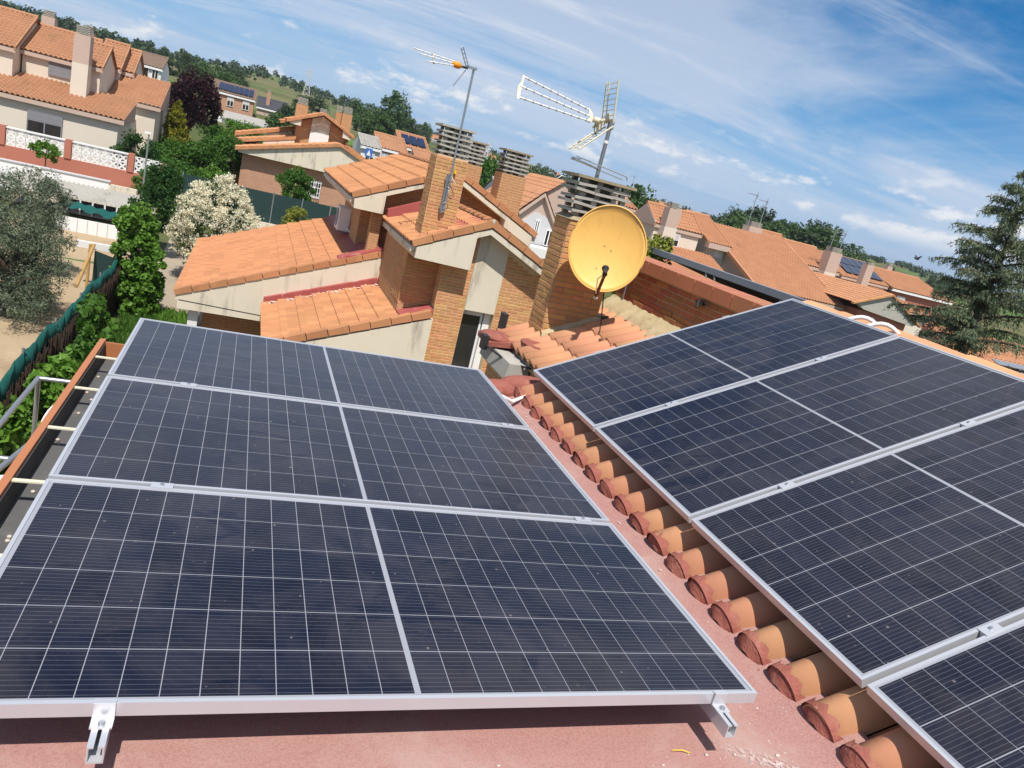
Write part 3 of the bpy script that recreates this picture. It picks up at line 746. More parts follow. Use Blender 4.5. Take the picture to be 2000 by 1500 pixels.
mb = MB(); mb.tube([(1.70, 4.36, .045), (1.80, 4.41, .0), (1.93, 4.54, .005), (2.02, 4.62, .02), (2.15, 4.62, .05)], 0.013, 10)
tag(mb.build('cable_conduit', M['white']), 'white plastic conduit bridging the red valley between both arrays', 'conduit')
for k, (dy, lb) in enumerate(((0, 'white cable conduit arching over the ridge, left of the pair'), (-0.18, 'white cable conduit arching over the ridge, right of the pair'))):
    pts = [(3.88+0.30*t, 4.15+dy-0.28*t, 0.93+0.14*math.sin(math.pi*min(1, t*1.05))) for t in [i/12 for i in range(13)]]
    mb = MB(); mb.tube(pts, 0.015, 10); tag(mb.build('ridge_conduit', M['white']), lb, 'conduit', 'conduits over the ridge')

# ------------------------------------------------------------------ chimney maker
def slab_stack(t, x0, x1, y0, y1, z0, z1, n, top_mat=None, wave=True, simple=False):
    """concrete louvre cap: slabs on small spacers and a cover slab"""
    h = (z1-z0)/n
    for k in range(n):
        zz = z0 + k*h
        last = k == n-1
        mb = MB()
        ov = 0.05 if last else (0.03 if k % 2 else 0.015)
        th = h*0.42
        zt_ = zz + h - th
        if simple or last: mb.box(x0-ov, x1+ov, y0-ov, y1+ov, zt_, zz+h)
        else:
            nx = 3
            for i in range(nx):
                a = x0-ov+(x1-x0+2*ov)*i/nx; b_ = x0-ov+(x1-x0+2*ov)*(i+1)/nx
                dz = (0.010, -0.004, 0.006)[i] * (1 if k % 2 else -1)
                dy = (0.0, -0.012, 0.004)[(i+k) % 3]
                mb.hexa([(a,y0-ov+dy,zt_+dz),(b_-.002,y0-ov+dy,zt_),(b_-.002,y1+ov,zt_),(a,y1+ov,zt_+dz),(a,y0-ov+dy,zz+h+dz),(b_-.002,y0-ov+dy,zz+h-.002),(b_-.002,y1+ov,zz+h-.002),(a,y1+ov,zz+h+dz)])
        mb.build('cover_slab' if last else 'louvre_slab', (top_mat or M['grey_conc']) if last else M['grey_conc'], t)
        mb = MB()
        for i, px in enumerate((x0+.03, (x0*2+x1)/3, (x0+x1*2)/3, x1-.09)):
            for py in ((y0+.02, y1-.08) if not simple else (y0+.03,)):
                mb.box(px+0.02*(k % 2), px+0.06+0.02*(k % 2), py, py+0.06, zz, zt_)
        mb.box(x0+.12, x1-.12, y0+.15, y1-.10, zz, zt_)
        mb.build('spacer', M['grey_conc'], t)

# ------------------------------------------------------------------ our chimney, dish and aerial
CX0, CX1, CY0, CY1 = 3.27, 3.90, 7.68, 8.12
ch = thing('chimney', 'brick chimney with concrete louvre cap behind the yellow satellite dish', 'chimney', (3.58, 7.9, -0.5))
mb = MB(); mb.box(CX0, CX1, CY0, CY1, -0.72, 1.115); core = mb.build('mortar_core', M['mortar'], ch)
brick_face(BRK, core, (CX0, CY0, 0), (1, 0, 0), (0, -1, 0), CX1-CX0, -0.37, 1.12, seed=21, lo=lambda a, b_: zb(CX0+b_)-0.02)
brick_face(BRK, core, (CX0, CY1, 0), (0, -1, 0), (-1, 0, 0), CY1-CY0, -0.62, 1.12, seed=22)
brick_face(BRK, core, (CX1, CY0, 0), (0, 1, 0), (1, 0, 0), CY1-CY0, 0.0, 1.12, seed=23)
mb = MB(); mb.hexa([(CX0-.02,CY0-.02,1.118),(CX1+.02,CY0-.02,1.118),(CX1+.02,CY1+.02,1.118),(CX0-.02,CY1+.02,1.118),(CX0+.06,CY0+.04,1.175),(CX1-.02,CY0+.02,1.165),(CX1-.02,CY1-.04,1.165),(CX0+.06,CY1-.04,1.175)])
mb.build('mortar_crown', M['lichen'], ch)
slab_stack(ch, CX0+0.0, CX1-0.02, CY0+.01, CY1-.02, 1.17, 1.60, 6, M['lichen'])

def dish_thing():
    c = Vector((3.565, 7.22, 0.925)); n = Vector((-0.36, -0.90, 0.13)).normalized()
    t = thing('satellite_dish', 'large yellowed satellite dish on the brick chimney', 'satellite dish', (3.6, 7.3, 0.5))
    up = Vector((0.02, 0, 1)); x = up.cross(n).normalized(); y = n.cross(x)
    mb = MB(); nr, na_ = 12, 56
    for side, off in ((0, 0.0), (1, -0.006)):
        base = len(mb.v)
        for i in range(nr+1):
            r_ = i/nr
            for k in range(na_):
                a = 2*math.pi*k/na_
                d = 0.085*(r_*r_-1) + (0.012 if i == nr else 0)
                p = c + x*(0.402*r_*math.cos(a)) + y*(0.447*r_*math.sin(a)) + n*(d+off)
                mb.v.append(tuple(p))
        for i in range(nr):
            for k in range(na_):
                k2 = (k+1) % na_; q = (base+i*na_+k, base+(i+1)*na_+k, base+(i+1)*na_+k2, base+i*na_+k2)
                mb.f.append(q if side == 0 else q[::-1]); mb.sm.append(True)
        if side == 0: b0 = base
    for k in range(na_):
        k2 = (k+1) % na_; mb.f.append((nr*na_+k, base+nr*na_+k, base+nr*na_+k2, nr*na_+k2)); mb.sm.append(False)
    mb.build('reflector', M['dish'], t)
    mb = MB(); mb.tube([c + x*(0.404*math.cos(a)) + y*(0.449*math.sin(a)) + n*0.010 for a in [2*math.pi*k/56 for k in range(57)]], 0.008, 6, False); mb.build('rolled_rim', M['dish'], t)
    bot = c - y*0.47 + x*0.06
    lnb = Vector((3.40, 6.80, 0.735))
    tip = c - y*0.50 + x*0.02 + n*0.03
    mb = MB(); mb.bar(c - y*0.36 - n*0.09, tip, 0.035, 0.03); mb.bar(tip, lnb + Vector((0.02, 0.03, -0.05)), 0.03, 0.026); mb.build('feed_arm', pm('rusty_brown_arm', (0.16, 0.065, 0.035), 0.7, 0.3, 9, 0.2), t)
    q = (c + y*0.02 - lnb).normalized()
    mb = MB(); mb.tube([lnb - q*0.07, lnb + q*0.03], 0.026, 12); mb.tube([lnb + q*0.03, lnb + q*0.055], [0.033, 0.038], 14); l = mb.build('feed_horn', M['dark'], t)
    mb = MB(); mb.tube([lnb + q*0.0555, lnb + q*0.058], 0.020, 12); mb.build('feed_cap', M['ivory'], l)
    mb = MB(); mb.tube([lnb - q*.05, lnb + Vector((-.03,.06,-.10)), tip + Vector((-.02,-.03,.02)), tip], 0.006, 6); mb.build('cable', M['white'], t)
    mb = MB(); mb.tube([tip + Vector((0,0,-.02)), tip + Vector((.02,.05,-.03))], 0.022, 8); mb.build('arm_end', M['ivory'], t)
    mb = MB(); mb.bar(c - n*0.10, Vector((3.62, CY0-.004, 0.92)), 0.05, 0.05); mb.box(3.55, 3.69, CY0-.014, CY0-.003, 0.80, 1.04); mb.build('wall_bracket', M['steel_d'], t)
    mb = MB()
    for (a, b_) in ((-.03, .03), (.05, .0), (-.05, -.22)): 
        r2 = (a/.402)**2+(b_/.447)**2
        p = c + x*a + y*b_ + n*(0.085*(r2-1)+.003); mb.tube([p, p+n*.006], .006, 6)
    mb.build('screw', M['steel_d'], t)
dish_thing()
mb = MB(); mb.tube([(3.78,7.45,.45),(3.80,7.35,.1),(3.76,7.28,.03),(3.68,6.98,-.02),(3.72,6.9,0.0)], 0.007, 6); mb.tube([(3.80,7.36,.12),(3.74,7.2,.02),(3.64,6.95,-.03)], .005, 6)
tag(mb.build('loose_cable', M['dark']), 'loose black cable hanging from the dish onto the tiles', 'cable')

def ladder(mb, p, d, w, ln, n, r=0.006, rails=2, rr=0.010):
    """reflector grid: rods across d, from p along d; w is the rod vector"""
    p, d, w = Vector(p), Vector(d).normalized(), Vector(w)
    for s in ([-1, 1] if rails == 2 else [0]): mb.tube([p + w*s, p + w*s + d*ln], rr, 6)
    for k in range(n):
        q = p + d*(ln*(k+.5)/n); mb.tube([q-w, q+w], r, 5)
def aerial2():
    t = thing('tv_antenna', 'three boom ivory television antenna on the mast above our chimney', 'antenna', (3.53, 7.88, 1.5))
    H = Vector((3.50, 7.86, 2.16))
    mb = MB(); mb.tube([(3.53, 7.88, 1.30), (3.53, 7.88, 2.235)], 0.022, 10); mb.build('mast', M['steel_d'], t)
    mb = MB(); mb.tube([(3.53, 7.88, 1.98), (3.53, 7.88, 2.01)], 0.026, 10); mb.build('clamp_band', M['white'], t)
    mb = MB(); mb.box(3.505, 3.56, 7.855, 7.905, 2.13, 2.22); mb.build('mast_clamp', M['steel_d'], t)
    mb = MB(); ladder(mb, H+Vector((-.02,0,.02)), (-0.16, 0, 1), (0.03, 0.215, 0), 0.43, 8, 0.0045, 2, 0.009); mb.tube([H+Vector((-.02,0.05,.02)), H+Vector((-.10,.05,.44))], .007, 6); mb.build('upper_reflector', M['ivory'], t)
    mb = MB(); ladder(mb, H+Vector((-.01,0,-.01)), (-0.72, 0, -0.72), (0.03, 0.215, 0), 0.45, 8, 0.0045, 2, 0.009); mb.tube([H+Vector((-.01,.05,-.01)), H+Vector((-.33,.05,-.33))], .007, 6); mb.build('lower_reflector', M['ivory'], t)
    mb = MB()
    for k in range(5): mb.bar(H+Vector((-.13+.03*k, -.09+.02*k, .03+.012*k)), H+Vector((-.13+.03*k, .10-.01*k, -.05+.02*k)), 0.016, 0.02)
    mb.bar(H+Vector((-.12,0,-.06)), H+Vector((-.02,0,.12)), .05, .03); mb.build('hub', M['ivory'], t)
    B0 = H+Vector((-0.24, 0, 0.03)); B1 = Vector((2.40, 7.78, 2.27))
    mb = MB(); mb.tube([H+Vector((-.05,0,0)), B0], .012, 8); mb.tube([B0+Vector((.05,0,-.01)), B0+Vector((.12,0,-.01))], .032, 10); mb.build('balun', M['ivory'], t)
    mb = MB(); mb.tube([B0+Vector((.08,0,-.03)), B0+Vector((.10,0.02,-.12)), B0+Vector((.14,.02,-.16))], .005, 6); mb.build('cable', M['dark'], t)
    offs0 = [Vector((0.0, 0.05, 0.075)), Vector((0.0, 0.0, 0.01)), Vector((0.0, -0.05, -0.045))]
    offs1 = [Vector((0.03, 0.08, 0.115)), Vector((0.0, 0.0, 0.01)), Vector((-0.01, -0.08, -0.105))]
    for a, b_ in zip(offs0, offs1):
        mb = MB(); p, q = B0+a, B1+b_
        mb.tube([p, q], 0.009, 8); bo = mb.build('boom', M['white'], t)
        for k in range(9):
            mb = MB(); r_ = p.lerp(q, (k+.6)/9.4); mb.tube([r_+Vector((0,-.035,-.012)), r_+Vector((0,.035,.012))], .0035, 5); mb.box(r_.x-.006, r_.x+.006, r_.y-.008, r_.y+.008, r_.z-.013, r_.z+.008)
            mb.build('director', M['steel_d'], bo)
    mb = MB(); mb.prism([B1+Vector((.03,.08,.13)), B1+Vector((.02,.05,.06)), B1+Vector((-.02,0,.0)), B1+Vector((-.03,-.06,-.09)), B1+Vector((-.03,-.09,-.125)), B1+Vector((.0,-.09,-.115)), B1+Vector((.01,-.03,-.04)), B1+Vector((.03,.02,.04)), B1+Vector((.05,.07,.12))], (0, .012, 0)); mb.build('front_plate', M['ivory'], t)
    mb = MB(); mb.prism([B0+Vector((-.02,.05,.10)), B0+Vector((.03,.02,.05)), B0+Vector((.05,0,-.01)), B0+Vector((0,-.05,-.06)), B0+Vector((-.03,-.05,-.055)), B0+Vector((-.0,0,0))], (0, .012, 0)); mb.build('rear_plate', M['ivory'], t)
    # folded bracket bars below, just over the cap
    mb = MB(); z = 1.725
    for dy in (0, .10):
        mb.tube([(3.20, 7.80+dy, z+.045-dy*.35), (3.85, 7.80+dy, z-.03-dy*.35)], .007, 6)
    mb.tube([(3.85,7.80,z-.03),(3.86,7.80,z-.07)], .007, 6); mb.box(3.19, 3.26, 7.79, 7.91, z+.0, z+.03)
    mb.tube([(3.22,7.80,z+.01),(3.52,7.86,z-.02)], .008, 6); mb.build('lower_bracket', M['steel'], t)
aerial2()

# ------------------------------------------------------------------ neighbour house straight ahead
N1 = thing('neighbour_house', 'tan brick house with stepped orange tiled roofs, right behind the solar panels', 'house', (3.0, 18.0, -5.2))
GB = -5.2
tl = 0.4536
tmN = tile_mesh('tile', 0.212, 0.40, 0.046, 0.040, M['tile'], 10, 0.50); tmN.polygons.foreach_set('use_smooth', [False]*len(tmN.polygons))
def tile_field(parent, xe, ze, rise, x1, y0, y1, keep_objects, right=False, skip=None):
    """tiles on a slope whose eave (x=xe, z=ze) runs along Y and that climbs towards x1"""
    sg = 1 if x1 > xe else -1
    ang = math.atan(rise); U = Vector((sg*math.cos(ang), 0, math.sin(ang))); Nn = Vector((-sg*math.sin(ang), 0, math.cos(ang)))
    run = abs(x1-xe)/math.cos(ang); nr = max(1, round(run/0.385)); c = run/nr
    nc = max(1, round((y1-y0)/0.212)); w = (y1-y0)/nc
    rest = MB(); rr = random.Random(int(abs(xe*100)+y0*10))
    Yax = Vector((0, 1, 0)) if sg > 0 else Vector((0, -1, 0))
    for j in range(nr):
        for i in range(nc):
            o = Vector((xe, y0+w*i if sg > 0 else y0+w*(i+1), ze)) + U*(c*(j+1)) + Nn*(0.004*j % 0.002 + rr.uniform(0, .003))
            if skip and skip(o): continue
            if keep_objects:
                inst('tile', tmN, parent, frame(o, U*(c/0.385), Yax*(w/0.212), Nn))
            else:
                tiled(rest, o, Yax, -U, Nn, w, c*1.04, w, c*1.04, 0.046, 0.040, 6, 0.50)
    if rest.v: tag(rest.build('tile_field', M['tile'], parent), kind='stuff')
vt = MB()   # verge tile: L-shaped cap, length 0.385 in +x
vt.hexa([(0.008,-0.066,-0.075),(0.378,-0.077,-0.080),(0.378,-0.055,-0.080),(0.008,-0.055,-0.075),(0.008,-0.066,0.040),(0.378,-0.077,0.062),(0.378,0.10,0.062),(0.008,0.10,0.040)])
vtm = vt.mesh('verge_tile', M['tile'])
def verge(parent, x0, z0, rise, x1, y):
    sg = 1 if x1 > x0 else -1
    ang = math.atan(rise); U = Vector((sg*math.cos(ang), 0, math.sin(ang))); Nn = Vector((-sg*math.sin(ang), 0, math.cos(ang)))
    n = max(1, round(abs(x1-x0)/math.cos(ang)/0.385)); c = abs(x1-x0)/math.cos(ang)/n
    rr = random.Random(int(x0*50+y))
    for k in range(n):
        o = Vector((x0, y, z0)) + U*(c*k) + Nn*(0.02+rr.uniform(-.004,.004))
        if sg > 0: mw = frame(o, U*(c/0.385), Vector((0,1,0)), Nn)
        else: mw = frame(o, U*(c/0.385), Vector((0,1,0)), Nn)
        inst('verge_tile', vtm, parent, mw)
def slab(parent, name, mat, x0, z0, x1, z1, y0, y1, th):
    mb = MB(); mb.prism([(x0,y0,z0),(x1,y0,z1),(x1,y0,z1-th),(x0,y0,z0-th)], (0, y1-y0, 0)); return mb.build(name, mat, parent)

# -- left wing: main roof
MX0, MZ0, MR_ = -1.18, -2.69, 0.401
def zM(x): return MZ0+(x-MX0)*MR_
r1 = slab(N1, 'roof', M['cream'], MX0+.03, MZ0-.05, 3.45, zM(3.45)-.05, 17.36, 24.85, 0.10)
tile_field(r1, MX0, MZ0, MR_, 3.4, 17.45, 24.85, False, skip=lambda o: o.x > 3.0 and o.y > 17.9)
verge(r1, MX0-.01, MZ0, MR_, 3.66, 17.40)
mb = MB(); mb.prism([(MX0+.08,17.345,MZ0-.08),(3.30,17.345,zM(3.30)-.10),(3.30,17.345,-3.02),(MX0+.08,17.345,-3.02)], (0, 0.30, 0)); mb.build('gable_fascia', M['cream'], N1)
mb = MB(); mb.prism([(MX0+.10,17.339,MZ0-.30+.17),(2.6,17.339,-2.86-.09),(2.6,17.339,-2.875-.09),(MX0+.10,17.339,MZ0-.315+.17)], (0, .006, 0)); mb.build('fascia_joint', M['dark'], N1)
mb = MB(); mb.box(MX0+.06, MX0+.16, 17.70, 24.7, -3.02, MZ0-.11); mb.build('eave_fascia', M['cream'], N1)
mb = MB(); mb.box(-0.86, -0.66, 17.50, 17.72, GB, -3.02); mb.build('porch_post', M['white_wall'], N1)
mb = MB(); mb.box(-0.60, 3.3, 18.4, 24.5, GB, -2.78); mb.build('wall', M['brickwall'], N1)
# -- low front roof
LX0, LZ0, LR_ = 0.62, -2.60, 0.372
def zL(x): return LZ0+(x-LX0)*LR_
r2 = slab(N1, 'roof', M['cream'], LX0+.03, LZ0-.05, 3.06, zL(3.06)-.05, 14.03, 17.40, 0.10)
tile_field(r2, LX0, LZ0, LR_, 3.05, 14.08, 17.26, True)
verge(r2, LX0-.01, LZ0, LR_, 3.62, 14.02)
slab(N1, 'flashing', M['flash'], 3.055, zL(3.055)+.045, 3.67, zL(3.67)+.045, 14.10, 14.72, 0.16)
mb = MB(); mb.prism([(LX0+.08,13.965,LZ0-.08),(3.66,13.965,zL(3.66)-.10),(3.66,13.965,GB),(LX0+.08,13.965,GB)], (0, 0.36, 0)); mb.build('gable_fascia', M['cream'], N1)
mb = MB(); mb.box(LX0+.1, 3.05, 14.35, 17.43, GB, -2.72); mb.build('wall', M['brickwall'], N1)
mb = MB(); mb.prism([(LX0+.02,17.22,zL(LX0)+.16),(3.04,17.22,zL(3.04)+.17),(3.04,17.22,zL(3.04)+.02),(LX0+.02,17.22,zL(LX0)+.02)], (0, .215, 0)); mb.build('flashing', M['flash'], N1)
mb = MB(); rn2 = random.Random(3)
for k in range(26):
    x = LX0+.05+.093*k; mb.ell((x+rn2.uniform(-.03,.03), 17.12+rn2.uniform(-.09,.05), zL(x)+.050), (rn2.uniform(.02,.07), rn2.uniform(.02,.11), .010), 7, 5)
mb.build('peeling_paint', pm('peeling_white_paint', (0.62, 0.50, 0.46), 0.8, 0.3, 14, 0.4), N1)
mb = MB(); mb.prism([(2.1,17.372,zM(2.1)+.10),(3.55,17.372,zM(3.55)+.14),(3.55,17.372,zM(3.55)+.03),(2.1,17.372,zM(2.1)+.03)], (0, .42, 0))
mb.build('flashing', M['flash'], N1)

# -- front gable volume
FX, FZ = 4.42, 0.46
FR_ = 0.462
def zF(x): return FZ-abs(x-FX)*FR_
for (xa, xb) in ((2.96, FX), (6.3, FX)):
    r3 = slab(N1, 'roof', M['cream'], xa, zF(xa)-.06, xb, zF(xb)-.06, 14.05, 17.72, 0.10)
    tile_field(r3, xa, zF(xa), FR_, xb, 14.08, 17.70, xa < 4)
    verge(r3, xa, zF(xa), FR_, xb, 14.03)
    if xa < 4: r3L = r3
# ridge tiles
def ridge(parent, p0, p1, n, mat=M['tile'], r0=0.11):
    p0 = Vector(p0); p1 = Vector(p1); d = (p1-p0); L = d.length/n; d.normalize()
    s_ = d.cross(Vector((0,0,1))).normalized()
    mb = MB(); k_ = 8
    for x, r_ in ((0.0, r0), (L*1.06, r0*.86)):
        for k in range(k_+1):
            t = math.pi*k/k_; mb.v.append((x, -r_*math.cos(t), r_*0.7*math.sin(t)))
    for k in range(k_): mb.f.append((k, k+1, k+k_+2, k+k_+1)); mb.sm.append(True)
    mb.f.append(tuple(range(k_+1))); mb.sm.append(False)
    me = mb.mesh('ridge_tile', mat)
    for k in range(n): inst('ridge_tile', me, parent, frame(p0+d*(L*k)+Vector((0,0,.005*(k % 2))), d, s_, Vector((0,0,1))))
ridge(r3L, (FX, 14.0, FZ+.02), (FX, 17.6, FZ+.02), 10)
mb = MB(); mb.ell((FX, 13.99, FZ+.02), (.05, .04, .07), 8, 6); mb.build('ridge_end', M['grey_conc'], N1)
# cream box under the left verge
mb = MB(); mb.prism([(3.06,13.975,zF(3.06)-.10),(4.17,13.975,zF(4.17)-.10),(4.17,13.975,-0.50),(3.06,13.975,-0.47)], (0, .34, 0)); mb.build('soffit_box', M['cream'], N1)
mb = MB(); mb.prism([(2.97,14.10,zF(2.97)-.15),(3.055,14.10,zF(3.055)-.16),(3.055,14.10,-0.47),(2.985,14.10,-0.36)], (0, 3.0, 0)); mb.build('eave_fascia', M['cream'], N1)
for (xa, za, xb, zb_) in ((4.17, zF(4.17), 4.42, zF(4.42)), (4.42, zF(4.42), 6.2, zF(6.2))):
    mb = MB(); mb.prism([(xa,13.98,za-.10),(xb,13.98,zb_-.10),(xb,13.98,zb_-.21),(xa,13.98,za-.21)], (0, .30, 0)); mb.build('verge_board', M['cream'], N1)
# walls of the gable
WY = 14.30
def roofu(x): return zF(x)-.15
mb = MB(); mb.prism([(3.72,WY,GB),(4.33,WY,GB),(4.33,WY,roofu(4.33)),(3.72,WY,roofu(3.72))], (0, 3.2, 0)); wl_ = mb.build('wall', M['mortar_l'], N1)
brick_face(BRK, wl_, (3.72, WY, 0), (1,0,0), (0,-1,0), 0.61, -2.62, 0.3, seed=31, hi=lambda a, b_: roofu(3.72+a)-.02)
brick_face(BRK, wl_, (3.72, WY+.36, 0), (0,-1,0), (-1,0,0), 0.36, -1.40, -0.4, seed=35)
mb = MB(); mb.prism([(4.98,WY,GB),(6.15,WY,GB),(6.15,WY,roofu(6.15)),(4.98,WY,roofu(4.98))], (0, 3.2, 0)); wr_ = mb.build('wall', M['mortar_l'], N1)
brick_face(BRK, wr_, (4.98, WY, 0), (1,0,0), (0,-1,0), 0.86, -3.1, 0.3, seed=32, hi=lambda a, b_: roofu(4.98+b_)-.02)
mb = MB(); mb.box(3.06, 3.715, WY+.36, 17.4, -2.0, -0.2); wc_ = mb.build('wall', M['brickwall'], N1)
brick_face(BRK, wc_, (3.06, WY+.36, 0), (1,0,0), (0,-1,0), 0.655, -1.46, -0.40, seed=33)
brick_face(BRK, wc_, (3.06, WY+1.2, 0), (0,-1,0), (-1,0,0), 0.84, -1.50, -0.40, seed=34)
# centre cream strip and the tall window below it
mb = MB(); mb.prism([(4.335,WY-.005,-1.335),(4.975,WY-.005,-1.335),(4.975,WY-.005,roofu(4.975)),(4.42,WY-.005,roofu(4.42)),(4.335,WY-.005,roofu(4.335))], (0, .15, 0)); mb.build('render_strip', M['cream'], N1)
mb = MB(); mb.box(4.335, 4.975, WY+.22, WY+.24, -3.6, -1.34); mb.build('shutter_box', M['shutter'], N1)
wd = thing('dummy', 'x', 'x', (0,0,0)); bpy.data.objects.remove(wd)
mb = MB(); mb.box(4.345, 4.375, WY+.16, WY+.21, -3.4, -1.36); mb.box(4.76, 4.80, WY+.15, WY+.21, -3.4, -1.36); mb.box(4.83, 4.97, WY+.14, WY+.21, -3.4, -1.36); mb.box(4.375, 4.76, WY+.16, WY+.21, -1.45, -1.36); wf = mb.build('window', M['white'], N1)
mb = MB(); mb.box(4.375, 4.76, WY+.18, WY+.20, -3.4, -1.45); mb.build('pane', M['glass'], wf)
mb = MB(); mb.box(4.335, 4.97, WY+.0, WY+.14, -3.62, -3.42); mb.build('sill', M['cream'], wf)

# -- upper volume behind
UX, UZ, UR_ = 4.40, 1.20, 0.4536
def zU(x): return UZ-abs(x-UX)*UR_
for (xa, xb) in ((2.13, UX), (6.63, UX)):
    r4 = slab(N1, 'roof', M['cream'], xa, zU(xa)-.06, xb, zU(xb)-.06, 17.42, 25.3, 0.10)
    tile_field(r4, xa, zU(xa), UR_, xb, 17.46, 25.3, False)
    verge(r4, xa, zU(xa), UR_, xb, 17.40)
    if xa < 4: r4L = r4
ridge(r4L, (UX, 17.4, UZ+.02), (UX, 25.3, UZ+.02), 21)
mb = MB(); mb.prism([(2.20,17.345,zU(2.20)-.10),(2.88,17.345,zU(2.88)-.10),(2.88,17.345,-0.10),(2.22,17.345,-0.10)], (0, .60, 0)); mb.build('soffit_box', M['cream'], N1)
mb = MB(); mb.prism([(2.14,17.5,zU(2.14)-.15),(2.21,17.5,zU(2.21)-.16),(2.9,17.5,-0.10),(2.24,17.5,-0.10)], (0, 7.7, 0)); mb.build('eave_soffit', M['cream'], N1)
for (xa, xb) in ((2.88, 4.40), (4.40, 6.52)):
    mb = MB(); mb.prism([(xa,17.35,zU(xa)-.10),(xb,17.35,zU(xb)-.10),(xb,17.35,zU(xb)-.20),(xa,17.35,zU(xa)-.20)], (0, .35, 0)); mb.build('verge_board', M['cream'], N1)
mb = MB(); mb.prism([(5.75,17.347,zU(5.75)-.10),(6.52,17.347,zU(6.52)-.10),(6.52,17.347,zU(6.52)-.36),(5.75,17.347,zU(5.75)-.36)], (0, .4, 0)); mb.build('soffit_box', M['cream'], N1)
mb = MB(); mb.prism([(2.92,17.90,-1.6),(5.95,17.90,-1.6),(5.95,17.90,zU(5.95)-.15),(4.40,17.90,zU(4.40)-.15),(2.92,17.90,zU(2.92)-.15)], (0, 7.2, 0)); mb.build('wall', M['brickwall'], N1)
mb = MB(); mb.box(2.70, 2.93, 17.62, 17.90, -1.4, -0.1); mb.build('pier', M['brickwall'], N1)
mb = MB(); mb.box(2.60, 2.92, 18.9, 20.3, zM(2.6)-.1, -0.12); mb.build('pier', M['brickwall'], N1)
mb = MB(); mb.prism([(2.3, 17.9, zM(2.3)+.06), (2.97, 17.9, zM(2.97)+.10), (2.97, 17.9, zM(2.97)-.1), (2.3, 17.9, zM(2.3)-.1)], (0, 6.9, 0)); mb.build('flashing', M['flash'], N1)
mb = MB(); mb.box(5.9, 6.3, 14.6, 25, GB, -0.4); mb.build('wall', M['brickwall'], N1)

# chimneys of that house (built on it)
def n_chimney(name, x0, x1, y0, y1, zb0, zt0, zc, n, bricks, lo=None, top=M['lichen'], seed=50):
    mb = MB(); mb.box(x0, x1, y0, y1, zb0, zt0); c_ = mb.build(name, M['mortar_l'] if bricks else M['brickwall'], N1)
    if bricks:
        brick_face(BRK, c_, (x0, y0, 0), (1,0,0), (0,-1,0), x1-x0, zb0, zt0, seed=seed, lo=lo, proud=0.008)
        brick_face(BRK, c_, (x0, y1, 0), (0,-1,0), (-1,0,0), y1-y0, zb0, zt0, seed=seed+1, proud=0.008)
    slab_stack(c_, x0+.02, x1-.02, y0+.02, y1-.02, zt0, zc, n, top)
n_chimney('chimney', 3.185, 3.79, 14.42, 15.02, -0.22, 1.475, 2.02, 6, True, lo=lambda a, b_: zF(3.185+b_)-.02, top=M['grey_conc'])
mb = MB(); mb.prism([(3.0,14.20,zF(3.0)+.05),(4.38,14.20,zF(4.38)+.05),(4.38,14.20,zF(4.38)-.02),(3.0,14.20,zF(3.0)-.02)], (0, .24, 0))
mb.prism([(3.0,15.0,zF(3.0)+.05),(4.0,15.0,zF(4.0)+.05),(4.0,15.0,zF(4.0)-.02),(3.0,15.0,zF(3.0)-.02)], (0, .25, 0)); mb.prism([(3.79,14.44,zF(3.79)+.052),(4.38,14.44,zF(4.38)+.052),(4.38,14.44,zF(4.38)-.02),(3.79,14.44,zF(3.79)-.02)], (0, .56, 0)); mb.build('flashing', M['flash'], N1)
mb = MB(); mb.prism([(2.97,17.25,zF(2.97)+.25),(4.2,17.25,zF(4.2)+.25),(4.2,17.25,zF(4.2)+.02),(2.97,17.25,zF(2.97)+.02)], (0, .20, 0)); mb.build('flashing', M['flash'], N1)
n_chimney('chimney', 4.62, 5.10, 18.0, 18.5, 0.5, 1.44, 1.98, 6, False)
n_chimney('chimney', 5.60, 6.24, 17.95, 18.55, 0.2, 1.44, 2.0, 6, False)

# air conditioner on the side wall
ac = thing('air_conditioner', 'white air conditioner on the brick side wall under the upper eave', 'air conditioner', (2.45, 20.9, -1.2))
mb = MB(); mb.box(2.28, 2.58, 20.4, 21.2, -1.02, -0.42); mb.build('casing', M['white'], ac, 0.01)
mb = MB(); mb.tube([(2.275, 20.8, -.72), (2.262, 20.8, -.72)], .24, 20); mb.build('fan_grille', M['shutter_d'], ac)
mb = MB(); mb.box(2.3, 2.9, 20.45, 20.5, -1.07, -1.025); mb.box(2.3, 2.9, 21.1, 21.15, -1.07, -1.025); mb.build('bracket', M['steel_d'], ac)
mb = MB(); mb.tube([(2.5, 20.38, -.9), (2.62, 20.2, -1.0), (2.7, 20.0, -.85)], .02, 8); mb.build('pipe', M['white'], ac)

